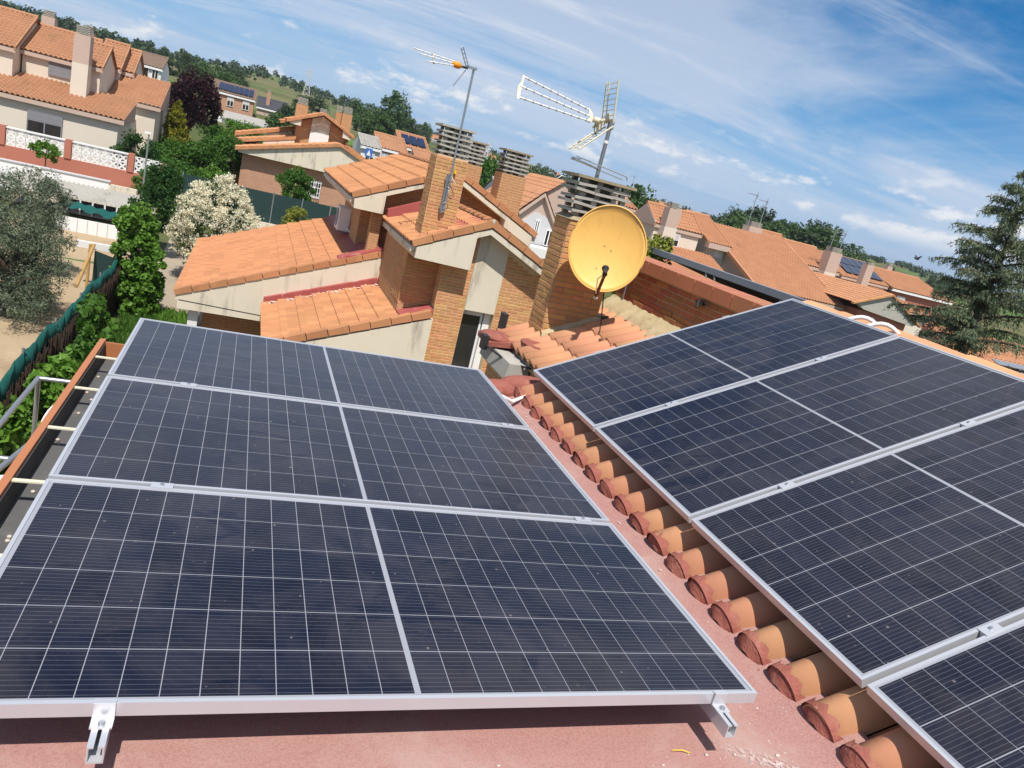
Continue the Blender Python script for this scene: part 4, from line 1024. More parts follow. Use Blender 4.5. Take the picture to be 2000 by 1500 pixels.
# aerial on the neighbour's chimney
def aerial1():
    t = thing('tv_antenna', 'television antenna with orange balun on the tall mast of the neighbour chimney', 'antenna', (3.5, 14.38, 0.4))
    x, y = 3.50, 14.36
    mb = MB(); mb.tube([(x, y, 0.44), (x, y, 3.10)], 0.021, 10); mb.build('mast', M['steel'], t)
    mb = MB(); mb.tube([(x-.05, y-.01, 0.42), (x-.05, y-.01, 1.16)], 0.03, 10); mb.build('mast_foot', M['steel_d'], t)
    for z in (0.52, 1.05):
        mb = MB(); mb.box(x-.09, x+.03, y-.03, y+.056, z-.02, z+.02); mb.build('mast_clamp', M['steel'], t)
    mb = MB(); mb.tube([(x+.01,y-.03,1.12),(x+.12,y-.05,1.0),(x+.10,y-.04,.88),(x-.02,y-.03,.92)], .007, 6); mb.tube([(x,y-.03,.88),(x+.07,y-.04,.7),(x-.03,y-.03,.62),(x-.09,y-.03,.5),(x-.02,y-.03,.45)], .006, 6); mb.build('cable', M['white'], t)
    mb = MB(); mb.box(x+.05, x+.09, y-.0, y+.05, 1.19, 1.25); mb.build('tag', M['yellow'], t)
    H = Vector((x-.12, y-.02, 3.05))
    mb = MB(); mb.box(x-.15, x+.05, y-.05, y+.03, 3.06, 3.10); mb.build('mast_head', M['steel'], t)
    mb = MB(); ladder(mb, H, (-0.52, 0, 0.9), (0, .09, 0), .36, 5, .006, 2, .008); mb.build('upper_reflector', M['steel_d'], t)
    mb = MB(); ladder(mb, H+Vector((-.03,0,-.04)), (-0.42, 0, -0.8), (0, .02, 0), .36, 4, .006, 2, .007); mb.build('lower_reflector', M['steel'], t)
    mb = MB(); mb.ell(H+Vector((-.21,-.02,.0)), (.10,.06,.062), 12, 8); mb.build('balun', M['orange'], t)
    mb = MB(); mb.tube([H+Vector((-.12,0,0)), H], .02, 8); mb.build('joint', M['dark'], t)
    for a, b_ in (((-.24,.10,.06), (-1.0,.16,.08)), ((-.28,0,.015), (-.92,-.02,.0)), ((-.28,-.08,-.03), (-.78,-.12,-.10))):
        mb = MB(); p, q = H+Vector(a), H+Vector(b_); mb.tube([p, q], .010, 8); bo = mb.build('boom', M['white'], t)
        for k in range(5): mb = MB(); r_ = p.lerp(q, (k+.9)/5.1); mb.tube([r_+Vector((0,-.06,0)), r_+Vector((0,.06,0))], .005, 5); mb.build('director', M['steel'], bo)
    mb = MB(); mb.bar(H+Vector((-.66,.1,.09)), H+Vector((-.64,-.1,-.10)), .03, .02); mb.build('spreader', M['grey_conc'], t)
aerial1()

# ------------------------------------------------------------------ generic house parts
def gable_x(t, x0, x1, y0, y1, zb_, ze, zr, wall, rmat, trim=None, ov=0.25, w=0.24, c=0.38, amp=0.075, back=True, fascia=True, yr=None, tiles=True, ends=True):
    """block with its ridge along X; front slope faces -Y"""
    yr = (y0+y1)/2 if yr is None else yr
    mb = MB(); mb.prism([(x0,y0,zb_),(x0,y1,zb_),(x0,y1,ze),(x0,yr,zr-.06),(x0,y0,ze)], (x1-x0, 0, 0)); mb.build('wall', wall, t)
    d = Vector((0, yr-y0, zr-ze)).normalized(); lf = (Vector((0, yr-y0, zr-ze))).length + ov
    mb = MB()
    xa, xb = (x0-ov*.6, x1+ov*.6) if ends else (x0, x1)
    tiled(mb, (xa, yr, zr+.03), (1,0,0), -d, Vector((0,-d.z,d.y)), xb-xa, lf, w, c, amp, .025, 4)
    if back:
        d2 = Vector((0, y1-yr, ze-zr)).normalized()
        tiled(mb, (xb, yr, zr+.03), (-1,0,0), d2, Vector((0,-d2.z,d2.y)), xb-xa, (Vector((0,y1-yr,ze-zr))).length+ov, w, c, amp, .025, 4)
    r_ = mb.build('roof', rmat, t); r_['kind'] = 'stuff'
    mb = MB(); e = Vector((0, yr, zr)) - d*lf
    for s_ in (0, 1):
        x = (xa-.01, xb-.07)[s_]
        mb2 = MB(); mb2.prism([(x,yr,zr+.10),(x,e.y,e.z+.10),(x,e.y,e.z-.10),(x,yr,zr-.10)], (.08, 0, 0)); mb2.build('verge', rmat, r_)
    mb = MB(); mb.tube([(xa-.02, yr, zr+.05), (xb+.02, yr, zr+.05)], .12, 8); mb.build('ridge_cap', rmat, r_)
    if fascia:
        mb = MB(); mb.box(xa, xb, e.y+.02, e.y+.12, e.z-.24, e.z-.03); mb.box(xa, xb, e.y+.12, y0+.02, e.z-.20, e.z-.14); mb.build('eave_fascia', trim or wall, t)
    return r_
def mono(t, x0, x1, ye, ze, yt, zt_, rmat, trim=None, w=0.24, c=0.38, amp=0.075):
    """lean-to slope from the eave (ye, ze) up to (yt, zt_)"""
    d = Vector((0, yt-ye, zt_-ze)); L = d.length; d.normalize()
    mb = MB(); tiled(mb, (x0, yt, zt_), (1,0,0), -d, Vector((0,-d.z,d.y)), x1-x0, L, w, c, amp, .025, 4); r_ = mb.build('roof', rmat, t); r_['kind'] = 'stuff'
    if trim:
        mb = MB(); mb.box(x0, x1, ye+.02, ye+.12, ze-.27, ze-.05); mb.build('eave_fascia', trim, t)
    return r_
def hchim(t, x0, x1, y0, y1, z0, z1, zc, mat, n=4, low=None, zl=None):
    mb = MB(); mb.box(x0, x1, y0, y1, zl if low else z0, z1); c_ = mb.build('chimney', mat, t)
    if low: mb = MB(); mb.box(x0, x1, y0, y1, z0, zl); mb.build('chimney_base', low, t)
    mb = MB(); h = (zc-z1)/n; w = x1-x0
    for k in range(n): mb.box(x0+w*.08, x1-w*.08, y0+.08, y1-.08, z1+h*(k+.45), z1+h*(k+1))
    mb.box(x0+w*.3, x1-w*.3, y0+.2, y1-.2, z1, zc-.01)
    tag(mb.build('chimney_louvres', M['grey_conc'], c_), kind='stuff')
def win(t, x0, x1, y, z0, z1, shut=0.5, smat=None, fm=None):
    mb = MB(); f_ = 0.05
    for q in ((x0-f_, x1+f_, z1, z1+f_), (x0-f_, x1+f_, z0-f_, z0), (x0-f_, x0, z0, z1), (x1, x1+f_, z0, z1), ((x0+x1)/2-.03, (x0+x1)/2+.03, z0, z1)):
        mb.box(q[0], q[1], y-.04, y+.04, q[2], q[3])
    w_ = mb.build('window', fm or M['white'], t)
    if shut < 1:
        mb = MB(); mb.box(x0, x1, y-.02, y+.02, z0, z1-(z1-z0)*shut); mb.build('pane', M['glass'], w_)
    if shut > 0:
        mb = MB(); zz = z1; 
        n = max(3, int((z1-z0)*shut/.09)); h = (z1-z0)*shut/n
        for k in range(n): mb.box(x0, x1, y-.035-.006*(k % 2), y+.02, z1-h*(k+1)+.004, z1-h*k)
        mb.build('roller_shutter', smat or M['shutter'], w_)

# ------------------------------------------------------------------ beige houses on the left
RT = pm('brown_orange_roof_tile', (0.38, 0.185, 0.10), 0.88, 0.2, 1.2, 0.4, 9, 0.03, 0.15, col2=(0.49, 0.255, 0.14), stain=(0.26, 0.14, 0.075), st=(0.52, 0.75), sscale=0.8, sstretch=(1,1,1))
RTo = pm('orange_roof_tile', (0.41, 0.195, 0.105), 0.88, 0.15, 1.2, 0.4, 9, 0.03, 0.15, col2=(0.53, 0.27, 0.145), stain=(0.30, 0.14, 0.075), st=(0.55, 0.8), sscale=0.8, sstretch=(1,1,1))
t = thing('beige_house', 'large beige house at the left edge with long low tiled roof and pinkish chimney', 'house', (-10, 50, -4.0))
mb = MB(); mb.box(-20, -7.05, 47.72, 58, -4.6, -0.85); mb.build('wall', M['beige'], t)
mono(t, -20, -6.75, 47.45, -0.78, 52.0, 0.28, RT, M['pink'])
mb = MB(); mb.prism([(-6.95,47.6,-0.95),(-6.95,52.0,-0.95),(-6.95,52.0,0.22),(-6.95,47.6,-0.80)], (.12, 0, 0)); mb.build('verge', M['pink'], t)
gable_x(t, -12.75, -9.6, 52, 58.5, -0.9, 1.62, 3.10, M['beige'], RT, M['pink'], yr=55.3)
gable_x(t, -20, -12.85, 50.6, 58.5, -0.9, 1.58, 3.42, M['beige'], RT, M['pink'], yr=54.4)
gable_x(t, -9.62, -8.75, 51.4, 56.0, -0.9, 1.70, 2.85, M['beige'], RT, M['pink'], yr=53.6)
hchim(t, -9.93, -9.13, 50.0, 50.9, -0.4, 3.06, 3.50, M['pink'], 5, M['beige'], 1.55)
hchim(t, -12.9, -12.2, 56, 56.7, 2, 3.75, 4.1, M['pink'], 4)
hchim(t, -10.9, -10.3, 57, 57.6, 2, 3.5, 3.9, M['pink'], 4)
win(t, -11.40, -10.38, 51.95, 0.60, 1.36, 1.0, M['shutter_d'], M['shutter_d'])
win(t, -11.25, -9.72, 47.67, -2.45, -1.42, 0.45, M['shutter_d'], M['shutter_d'])
t = thing('beige_house', 'beige house with two tiled roofs between the pinkish chimney and the purple tree', 'house', (-7.2, 55, -4.0))
mb = MB(); mb.box(-8.8, -6.0, 54.05, 62, -4.6, 0.1); mb.build('wall', M['beige'], t)
mono(t, -9.1, -5.72, 53.75, 0.18, 58.0, 1.80, RT, M['pink'])
mb = MB(); mb.prism([(-5.86,53.9,0.0),(-5.86,58.0,0.0),(-5.86,58.0,1.74),(-5.86,53.9,0.16)], (.14, 0, 0)); mb.build('verge', M['pink'], t)
gable_x(t, -9.7, -8.55, 56.2, 61, -0.4, 1.95, 3.35, M['beige'], RT, M['pink'], yr=58.6)
gable_x(t, -8.45, -7.95, 57.2, 62, -0.4, 1.9, 3.2, M['beige'], RT, M['pink'], yr=59.4)
# far white house
t = thing('white_house', 'white house with brown roof far behind, left of the purple tree', 'house', (-11.5, 92, 0))
gable_x(t, -12.8, -9.9, 90, 97, -2.5, 3.2, 4.35, M['white_wall'], M['brownroof'], M['white'], amp=.04, w=.35, c=.5)
win(t, -11.9, -11.1, 89.95, 1.9, 2.9, 0); win(t, -10.7, -10.2, 89.95, 1.9, 2.9, 0)

# ------------------------------------------------------------------ brick twin house in the middle distance
H2 = thing('brick_twin_house', 'tan brick house with wide cream gable beyond the green screen fence', 'house', (3, 50, -4.0))
mb = MB(); mb.box(-0.62, 6.3, 48.5, 58, -4.4, -0.9); mb.build('wall', M['brickwall2'], H2)
mb = MB(); mb.prism([(-0.85,48.0,-1.05),(-0.95,48.0,-0.86),(4.72,48.0,0.66),(6.35,48.0,0.02),(6.35,48.0,-1.05)], (0, .45, 0)); mb.build('gable_fascia', M['cream'], H2)
def plane_y(name, mat, x0, z0, x1, z1, y0, y1, th=.14, parent=H2):
    mb = MB(); mb.prism([(x0,y0,z0),(x1,y0,z1),(x1,y0,z1-th),(x0,y0,z0-th)], (0, y1-y0, 0)); return mb.build(name, mat, parent)
def tile_y(x0, z0, x1, z1, y0, y1, parent, mat):
    """slope climbing in x from (x0,z0) to (x1,z1), extruded along y"""
    d = Vector((x1-x0, 0, z1-z0)); L = d.length; d.normalize(); sg = 1 if x1 > x0 else -1
    Nn = Vector((-d.z*sg, 0, d.x*sg)); mb = MB()
    if sg > 0: tiled(mb, (x1, y0, z1), (0,1,0), -d, Nn, y1-y0, L, .23, .385, .04, .025, 4)
    else: tiled(mb, (x1, y1, z1), (0,-1,0), -d, Nn, y1-y0, L, .23, .385, .04, .025, 4)
    return tag(mb.build('roof', mat, parent), kind='stuff')
for (x0, z0, x1, z1) in ((-1.05, -0.80, 4.74, 0.78), (6.5, 0.05, 4.74, 0.78)):
    plane_y('verge', M['tile'], x0, z0, x1, z1, 47.85, 48.1, .16); tile_y(x0, z0, x1, z1, 48.1, 50.5, H2, M['tile'])
plane_y('verge', M['tile'], -1.35, -0.52, 2.25, 0.55, 50.2, 50.45, .18); tile_y(-1.35, -0.52, 2.25, 0.55, 50.45, 53, H2, M['tile'])
mb = MB(); mb.prism([(0.4,50.25,-0.2),(2.2,50.25,0.35),(2.2,50.25,-0.15),(0.4,50.25,-0.35)], (0, .2, 0)); mb.build('gable_fascia', M['cream'], H2)
plane_y('verge', M['tile'], -1.3, -0.18, 2.25, 1.02, 53.0, 53.3, .18); tile_y(-1.3, -0.18, 2.25, 1.02, 53.3, 57, H2, M['tile'])
mb = MB(); mb.prism([(0.55,53.1,0.22),(2.1,53.1,0.74),(2.1,53.1,0.2),(0.6,53.1,0.0)], (0, .2, 0)); mb.build('gable_fascia', M['cream'], H2)
mb = MB(); mb.box(-1.3, 0.2, 51, 57, -4.3, -0.45); mb.build('wall', M['brickwall'], H2)
mb = MB(); mb.prism([(2.2,50.6,-0.4),(5.15,50.6,-0.4),(5.15,50.6,1.42),(3.65,50.6,2.10),(2.2,50.6,1.44)], (0, 6, 0)); mb.build('wall', M['brickwall'], H2)
mb = MB(); mb.prism([(3.05,50.5,0.2),(4.15,50.5,0.2),(4.15,50.5,1.88),(3.65,50.5,2.08),(3.05,50.5,1.83)], (0, .2, 0)); mb.build('render_strip', M['cream'], H2)
win(H2, 3.08, 4.12, 50.45, 0.30, 1.02, 1.0, M['white'])
for (x0, z0) in ((1.55, 1.40), (5.65, 1.38)):
    plane_y('verge', M['tile'], x0, z0, 3.65, 2.30, 49.9, 50.15, .14); tile_y(x0, z0, 3.65, 2.30, 50.15, 56, H2, M['tile'])
mb = MB(); mb.prism([(1.72,50.0,1.38),(2.4,50.0,1.66),(2.4,50.0,1.22),(1.78,50.0,1.22)], (0, .6, 0)); mb.build('soffit_box', M['cream'], H2)
mb = MB(); mb.prism([(4.95,50.0,1.60),(5.5,50.0,1.34),(5.45,50.0,1.10),(4.95,50.0,1.14)], (0, .6, 0)); mb.build('soffit_box', M['cream'], H2)
plane_y('verge', M['tile'], 1.25, 1.22, 2.9, 1.95, 52.2, 52.5, .16); tile_y(1.25, 1.22, 2.9, 1.95, 52.5, 56, H2, M['tile'])
hchim(H2, 2.02, 2.74, 51.3, 51.9, 1.4, 2.48, 2.88, M['brickwall'], 5); hchim(H2, 4.85, 5.46, 51.3, 51.9, 0.9, 2.62, 3.02, M['brickwall'], 5)
hchim(H2, 4.48, 4.83, 51.7, 52.2, 0.9, 2.60, 3.0, M['brickwall'], 5); hchim(H2, 3.62, 4.12, 54, 54.5, 1.5, 2.25, 2.62, M['brickwall'], 5)
win(H2, 3.35, 4.0, 48.45, -2.6, -1.75, 0.0)
mb = MB()
for k in range(6): mb.box(3.30+.14*k, 3.33+.14*k, 48.3, 48.34, -2.75, -1.7)
for k in range(4): mb.box(3.28, 4.05, 48.29, 48.35, -2.7+.3*k, -2.67+.3*k)
mb.build('window_grille', M['white'], H2)
mb = MB(); mb.box(6.2, 9.5, 49, 55, -4.4, -0.6); mb.build('wall', M['brickwall2'], H2)
plane_y('roof', M['tile_old'], 5.2, 0.9, 8.6, -0.7, 50.2, 55, .16)

# ------------------------------------------------------------------ beige row on the right (mirrored pair)
t = thing('beige_house', 'beige house with gabled chimney block just right of the yellow dish', 'house', (28, 47, -5))
gable_x(t, 25.7, 29.3, 46, 49.4, -5, 0.88, 1.95, M['beige'], RTo, M['pink'], yr=47.7, ov=.2)
mb = MB(); mb.prism([(25.55,45.85,0.62),(25.55,49.4,0.62),(25.55,49.4,.95),(25.55,47.7,1.93),(25.55,45.85,.90)], (.14, 0, 0)); mb.build('gable_fascia', M['pink'], t)
mono(t, 25.2, 30.6, 41.6, -1.95, 46.0, -0.42, RTo, M['pink'])
hchim(t, 26.0, 26.95, 45.2, 46.0, -0.8, 2.0, 2.36, M['pink'], 4, M['beige'], 0.75)
win(t, 27.05, 27.75, 45.95, -0.38, 0.42, 0.55)
gable_x(t, 22.6, 25.6, 49.2, 53, -5, 1.35, 1.85, M['beige'], RTo, M['pink'], ov=.15)
hchim(t, 23.0, 23.7, 47.2, 47.9, -1, 1.95, 2.2, M['pink'], 3)
t = thing('beige_house', 'beige house with the largest tiled slope and double mast chimney in the right row', 'house', (35, 46, -5))
gable_x(t, 30.25, 31.95, 46.2, 53.5, -5, 0.52, 2.07, M['beige'], RTo, M['pink'], yr=50, ov=.3)
mono(t, 31.75, 39.3, 41.4, -1.58, 50, 1.80, RTo, M['pink'])
mb = MB(); mb.prism([(31.85,41.6,-5),(31.85,50,-5),(31.85,50,1.66),(31.85,41.6,-1.68)], (.12, 0, 0)); mb.build('gable_wall', M['pink'], t)
mb = MB(); mb.prism([(31.66,41.35,-1.50),(31.66,50,1.88),(31.66,50,1.62),(31.66,41.35,-1.76)], (.16, 0, 0)); mb.build('verge', RTo, t)
mb = MB(); mb.prism([(39.2,41.35,-1.50),(39.2,50,1.88),(39.2,50,1.62),(39.2,41.35,-1.76)], (.16, 0, 0)); mb.build('verge', RTo, t)
mb = MB(); mb.prism([(39.1,41.6,-5),(39.1,50,-5),(39.1,50,1.66),(39.1,41.6,-1.68)], (.12, 0, 0)); mb.build('gable_wall', M['pink'], t)
mb = MB(); mb.prism([(32,50,-5),(32,58,-5),(32,58,-1.5),(32,50,1.7)], (7.2, 0, 0)); mb.build('wall', M['beige'], t)
mb = MB(); mb.box(30.0, 31.75, 45.6, 46.1, 0.05, 0.40); mb.build('eave_fascia', M['pink'], t)
win(t, 31.0, 31.6, 46.15, -0.45, 0.02, 1.0, M['white'])
hchim(t, 36.0, 37.2, 50.1, 51.0, 1.0, 2.25, 2.62, M['pink'], 5)
gable_x(t, 37.6, 40.0, 47.8, 55, -5, 0.45, 2.12, M['beige'], RTo, M['pink'], yr=51.6, ov=.3)
win(t, 39.4, 39.95, 47.75, -0.3, 0.1, 1.0, M['white'])
t = thing('beige_house', 'beige house at the right end of the row, tall chimney with two masts', 'house', (42, 48, -5))
gable_x(t, 40.1, 43.6, 48, 54, -5, 0.55, 1.85, M['beige'], RTo, M['pink'], yr=51.4, ov=.25)
mono(t, 37.9, 44.6, 41.6, -1.75, 47.9, -0.62, RTo, M['pink'])
mb = MB(); mb.box(38, 44.4, 42, 48, -5, -1.95); mb.build('wall', M['beige'], t)
hchim(t, 41.65, 42.75, 47.1, 48.0, -1.2, 1.90, 2.25, M['pink'], 4, M['beige'], 0.35)
win(t, 40.4, 41.35, 47.95, -0.45, 0.15, 0.7)
gable_x(t, 43.7, 45.3, 50.0, 56, -5, 1.05, 1.45, M['beige'], RTo, M['pink'], ov=.15)
# far antennas on that row
def small_aerial(label, x, y, z0, z1, grp='roof aerials of the right row'):
    t = thing('roof_aerial', label, 'antenna', (x, y, z0), grp)
    mb = MB(); mb.tube([(x, y, z0), (x, y, z1)], .028, 6); mb.build('mast', M['steel'], t)
    mb = MB(); mb.tube([(x-.75, y, z1-.05), (x+.15, y, z1-.05)], .02, 5)
    for k in range(6): mb.tube([(x-.7+.14*k, y-.25, z1-.05), (x-.7+.14*k, y+.25, z1-.05)], .012, 4)
    mb.tube([(x+.1, y, z1-.3), (x+.02, y, z1+.22)], .02, 5); mb.tube([(x-.3, y, z1-.55), (x, y, z1-.5)], .018, 5); mb.build('yagi', M['steel'], t)
small_aerial('taller left aerial on the double mast chimney', 36.1, 50.6, 1.6, 4.6)
small_aerial('right aerial on the double mast chimney', 37.15, 50.6, 1.6, 4.35)
small_aerial('left aerial above the tall end chimney', 41.8, 47.6, 1.7, 3.5)
small_aerial('right aerial above the tall end chimney', 42.75, 47.6, 1.7, 3.45)
small_aerial('aerial showing just right of our chimney cap', 50.5, 100, -2, 5.6)
# houses further right
t = thing('solar_roof_house', 'beige house with solar panels on its roof and a slanted looking tall chimney', 'house', (56, 60, -5))
gable_x(t, 55.2, 61.0, 60, 68, -5, 0.15, 1.75, M['pink'], RTo, M['pink'], yr=64, ov=.3)
for i in range(5):
    for j in range(2):
        a = 56.0+.98*i; mb = MB(); y_ = 60.3+1.75*j; z_ = 0.37+(y_-60)*.4
        mb.hexa([(a,y_,z_),(a+.9,y_,z_),(a+.9,y_+1.6,z_+.64),(a,y_+1.6,z_+.64),(a,y_,z_+.05),(a+.9,y_,z_+.05),(a+.9,y_+1.6,z_+.69),(a,y_+1.6,z_+.69)]); mb.build('roof_module', M['pv_far'], t)
hchim(t, 55.6, 56.45, 57.6, 58.3, -1.3, 1.70, 1.9, M['pink'], 2)
mono(t, 47.5, 60.5, 52.5, -1.5, 59.8, -0.35, RTo, M['pink'])
mb = MB(); mb.box(47.6, 60.3, 53, 59.8, -5, -1.6); mb.build('wall', M['beige'], t)
mb = MB(); mb.box(53.6, 55.0, 58.6, 59.4, -1.2, -0.3); mb.build('dormer', M['white_wall'], t)
gable_x(t, 50.2, 53.6, 60, 66, -5, 1.15, 1.6, M['beige'], RTo, M['pink'], ov=.15)
t = thing('orange_roof_house', 'low pitched orange tiled house left of the cedar', 'house', (65, 60, -5))
gable_x(t, 61.9, 70, 60, 70, -5, 0.15, 1.55, M['redwall'], RTo, M['white'], yr=65, ov=.4)
hchim(t, 66.5, 67.2, 66, 66.6, 1, 2.1, 2.4, M['pink'], 3)
win(t, 63, 64, 59.95, -1.6, -.6, 0.3)
t = thing('grey_gable_house', 'house with plain grey cement gable and orange tiles in front of the solar roof house', 'house', (41.5, 40, -5))
mb = MB(); mb.prism([(38.7,40,-0.92),(41.5,40,0.02),(44.6,40,-1.45),(44.3,40,-1.75),(39.6,40,-1.32)], (0, .35, 0)); mb.build('gable', M['grey_conc'], t)
mb = MB(); mb.box(39.5, 44.0, 40.3, 47, -5, -1.42); mb.build('wall', M['redwall'], t)
for (x0, z0) in ((38.4, -0.98), (44.9, -1.58)):
    plane_y('verge', M['tile_old'], x0, z0, 41.5, 0.12, 39.8, 40.05, .12, t); tile_y(x0, z0, 41.5, 0.12, 40.05, 48, t, RTo)
win(t, 40.3, 40.9, 40.25, -2.6, -1.8, 0.4)
t = thing('corner_house', 'low orange tiled roof at the right edge below the cedar', 'house', (24, 16, -5))
mb = MB(); tiled(mb, (21.0, 18.5, 0.15), (1,0,0), Vector((0,-.93,-.36)), Vector((0,-.36,.93)), 9, 3.0, .22, .38, .05, .025, 6); tag(mb.build('roof', RTo, t), kind='stuff')
mb = MB(); mb.prism([(20.9,15.7,-0.98),(20.9,18.5,0.12),(20.9,18.5,-5.2),(20.9,15.7,-5.2)], (8, 0, 0)); mb.build('wall', M['redwall'], t)
mb = MB(); mb.hexa([(22.0,15.5,-.75),(25,15.5,-.75),(25,16.6,-.35),(22,16.6,-.35),(22.0,15.5,-.72),(25,15.5,-.72),(25,16.6,-.32),(22,16.6,-.32)]); mb.build('metal_sheet', M['steel'], t)
# right of the neighbour: gabled pink house, second one, grey roof
t = thing('pink_gable_house', 'pinkish gabled house with orange roof seen between the brick chimneys', 'house', (15.7, 40, -5))
mb = MB(); mb.prism([(14.0,40,-5),(17.4,40,-5),(16.45,40,-0.95),(15.1,40,1.0),(14.0,40,-0.15)], (0, 7, 0)); mb.build('gable_wall', M['pink'], t)
tile_y(16.7, -1.12, 15.1, 1.10, 39.8, 48, t, RTo); tile_y(13.7, -0.30, 15.1, 1.10, 39.8, 48, t, RTo)
mb = MB(); mb.prism([(13.85,39.75,-0.32),(15.1,39.75,0.98),(16.6,39.75,-1.10),(16.5,39.75,-1.22),(15.1,39.75,0.80),(13.9,39.75,-0.45)], (0, .3, 0)); mb.build('verge', M['pink'], t)
mb = MB(); mb.prism([(14.15,39.9,-1.85),(16.3,39.9,-1.85),(16.3,39.9,-1.2),(15.6,39.9,-.3),(14.9,39.9,-.1),(14.2,39.9,-.75)], (0, .12, 0)); mb.build('pale_render', M['shutter'], t)
win(t, 15.0, 15.18, 39.85, -1.35, -.55, 0); win(t, 15.75, 16.1, 39.85, -1.75, -.95, 0)
t = thing('white_balcony', 'white balcony parapet below the pinkish gabled house', 'balcony', (15.5, 38.5, -5))
mb = MB(); mb.box(14.0, 17.0, 38.0, 39.6, -2.35, -1.85); mb.build('parapet', M['white_wall'], t)
mb = MB(); mb.box(14.2, 17.0, 38.2, 39.5, -5.1, -2.35); mb.build('base', M['green_mesh'], t)
t = thing('pink_gable_house', 'second pinkish gable showing above our louvre cap', 'house', (18, 46, -5))
mb = MB(); mb.prism([(16.9,46,-5),(21,46,-5),(21,46,0.3),(18.6,46,1.9),(16.9,46,0.4)], (0, 6, 0)); mb.build('gable_wall', M['pink'], t)
tile_y(21.3, 0.1, 18.6, 1.98, 45.8, 53, t, RTo); tile_y(16.6, 0.3, 18.6, 1.98, 45.8, 53, t, RTo)
t = thing('grey_roof_house', 'small house with grey roof and block chimney left of the pinkish gable', 'house', (22, 60, -4.5))
gable_x(t, 19.0, 22.6, 60, 66, -4.5, -0.5, 0.9, M['white_wall'], M['fibre'], M['white'], amp=.03, ov=.2)
hchim(t, 21.6, 22.4, 59.0, 59.8, -1, 1.05, 1.35, M['beige'], 2)
# village houses beyond
def far_house(label, x0, x1, y, dep, zb_, ze, zr, wall, roof, wins=1, nm='village_house'):
    t = thing(nm, label, 'house', ((x0+x1)/2, y, zb_), 'village houses beyond')
    gable_x(t, x0, x1, y, y+dep, zb_, ze, zr, wall, roof, M['white'], ov=.25, w=.32, c=.5, amp=.05, back=False)
    n = wins
    for k in range(n):
        a = x0+(x1-x0)*(k+.5)/n; win(t, a-.35, a+.35, y-.05, ze-1.5, ze-.5, .4)
    return t
far_house('white walled village house right of the brick twin house', 8.7, 10.3, 70, 7, -3, 0.9, 1.7, M['white_wall'], M['fibre'])
far_house('village house with orange brown roof and dark porch left of the antenna chimney', 10.4, 13.0, 72, 7, -3, 1.1, 2.2, M['brickwall2'], RT, 2)
t = far_house('village house with solar panels on a terracotta roof left of the antenna chimney', 13.0, 15.8, 76, 7, -3, 1.7, 2.9, M['brickwall2'], RT, 1)
for k in range(3):
    mb = MB(); mb.hexa([(13.3+.8*k,76.4,2.0),(14.0+.8*k,76.4,2.0),(14.0+.8*k,78.6,2.75),(13.3+.8*k,78.6,2.75),(13.3+.8*k,76.4,2.08),(14.0+.8*k,76.4,2.08),(14.0+.8*k,78.6,2.83),(13.3+.8*k,78.6,2.83)]); mb.build('roof_module', M['pv_far'], t)
far_house('village house with white dormer gable right of the orange brown one', 12.9, 14.6, 66, 5, -3, 0.8, 1.6, M['pink'], RT, 1)
t = far_house('long brick house with solar roof beyond the purple tree', -6.6, -0.9, 110, 8, -1, 2.75, 4.0, M['brickwall2'], M['brownroof'], 3)
for k in range(7):
    a = -5.4+.62*k; mb = MB(); mb.hexa([(a,110.3,3.0),(a+.56,110.3,3.0),(a+.56,113,3.85),(a,113,3.85),(a,110.3,3.08),(a+.56,110.3,3.08),(a+.56,113,3.93),(a,113,3.93)]); mb.build('roof_module', M['pv_far'], t)
t = thing('low_grey_building', 'long low building with white wall and grey sheet roof above the hedge', 'building', (-1.5, 95, -1.5))
mb = MB(); mb.box(-5.0, 1.3, 95, 101, -3, -0.2); mb.build('wall', M['white_wall'], t)
mb = MB(); mb.hexa([(-3.9,94.8,-.2),(1.4,94.8,-.2),(1.4,101,.55),(-3.9,101,.55),(-3.9,94.8,-.1),(1.4,94.8,-.1),(1.4,101,.65),(-3.9,101,.65)]); mb.build('roof', M['fibre'], t)
mb = MB(); mb.box(-3.8, 1.3, 94.6, 94.9, -.75, -.45); mb.build('shutter_band', M['shutter_d'], t)
t = thing('slate_roof_house', 'house with dark slate roof and brick chimney far behind the twin house', 'house', (1.5, 120, -1))
gable_x(t, -0.5, 3.6, 120, 127, -2, 2.2, 3.5, M['pink'], M['slate'], M['white'], amp=.03, w=.4, back=False)
hchim(t, 0.6, 1.1, 121, 121.6, 2.5, 4.4, 4.7, M['brickwall2'], 2)
rf = random.Random(5)
specs = [(-60,1,'white'),(48,0,'white'),(33,1,'x'),(60,0,'x')]
spots = [(195, 350, 'white house high on the far slope'), (203, 356, 'second pale house on the far slope'), (212, 350, 'third pale house on the far slope'), (236, 352, 'pale house beside the far round tree'), (55, 250, 'lone house on the left hill flank'), (78, 260, 'small house among the far pines'), (128, 330, 'pale house in the distant woods'), (160, 345, 'ochre house in the distant woods')]
for k, (x, y, lb) in enumerate(spots):
    z = float(gz(x, y))-1.2; w_ = rf.uniform(4.5, 6.5)
    far_house(lb, x-w_/2, x+w_/2, y, 8, z-1, z+rf.uniform(2.0, 2.8), z+rf.uniform(3.3, 4.0), M['white_wall'] if k % 3 else M['pink'], RT, 2, 'hill_house')

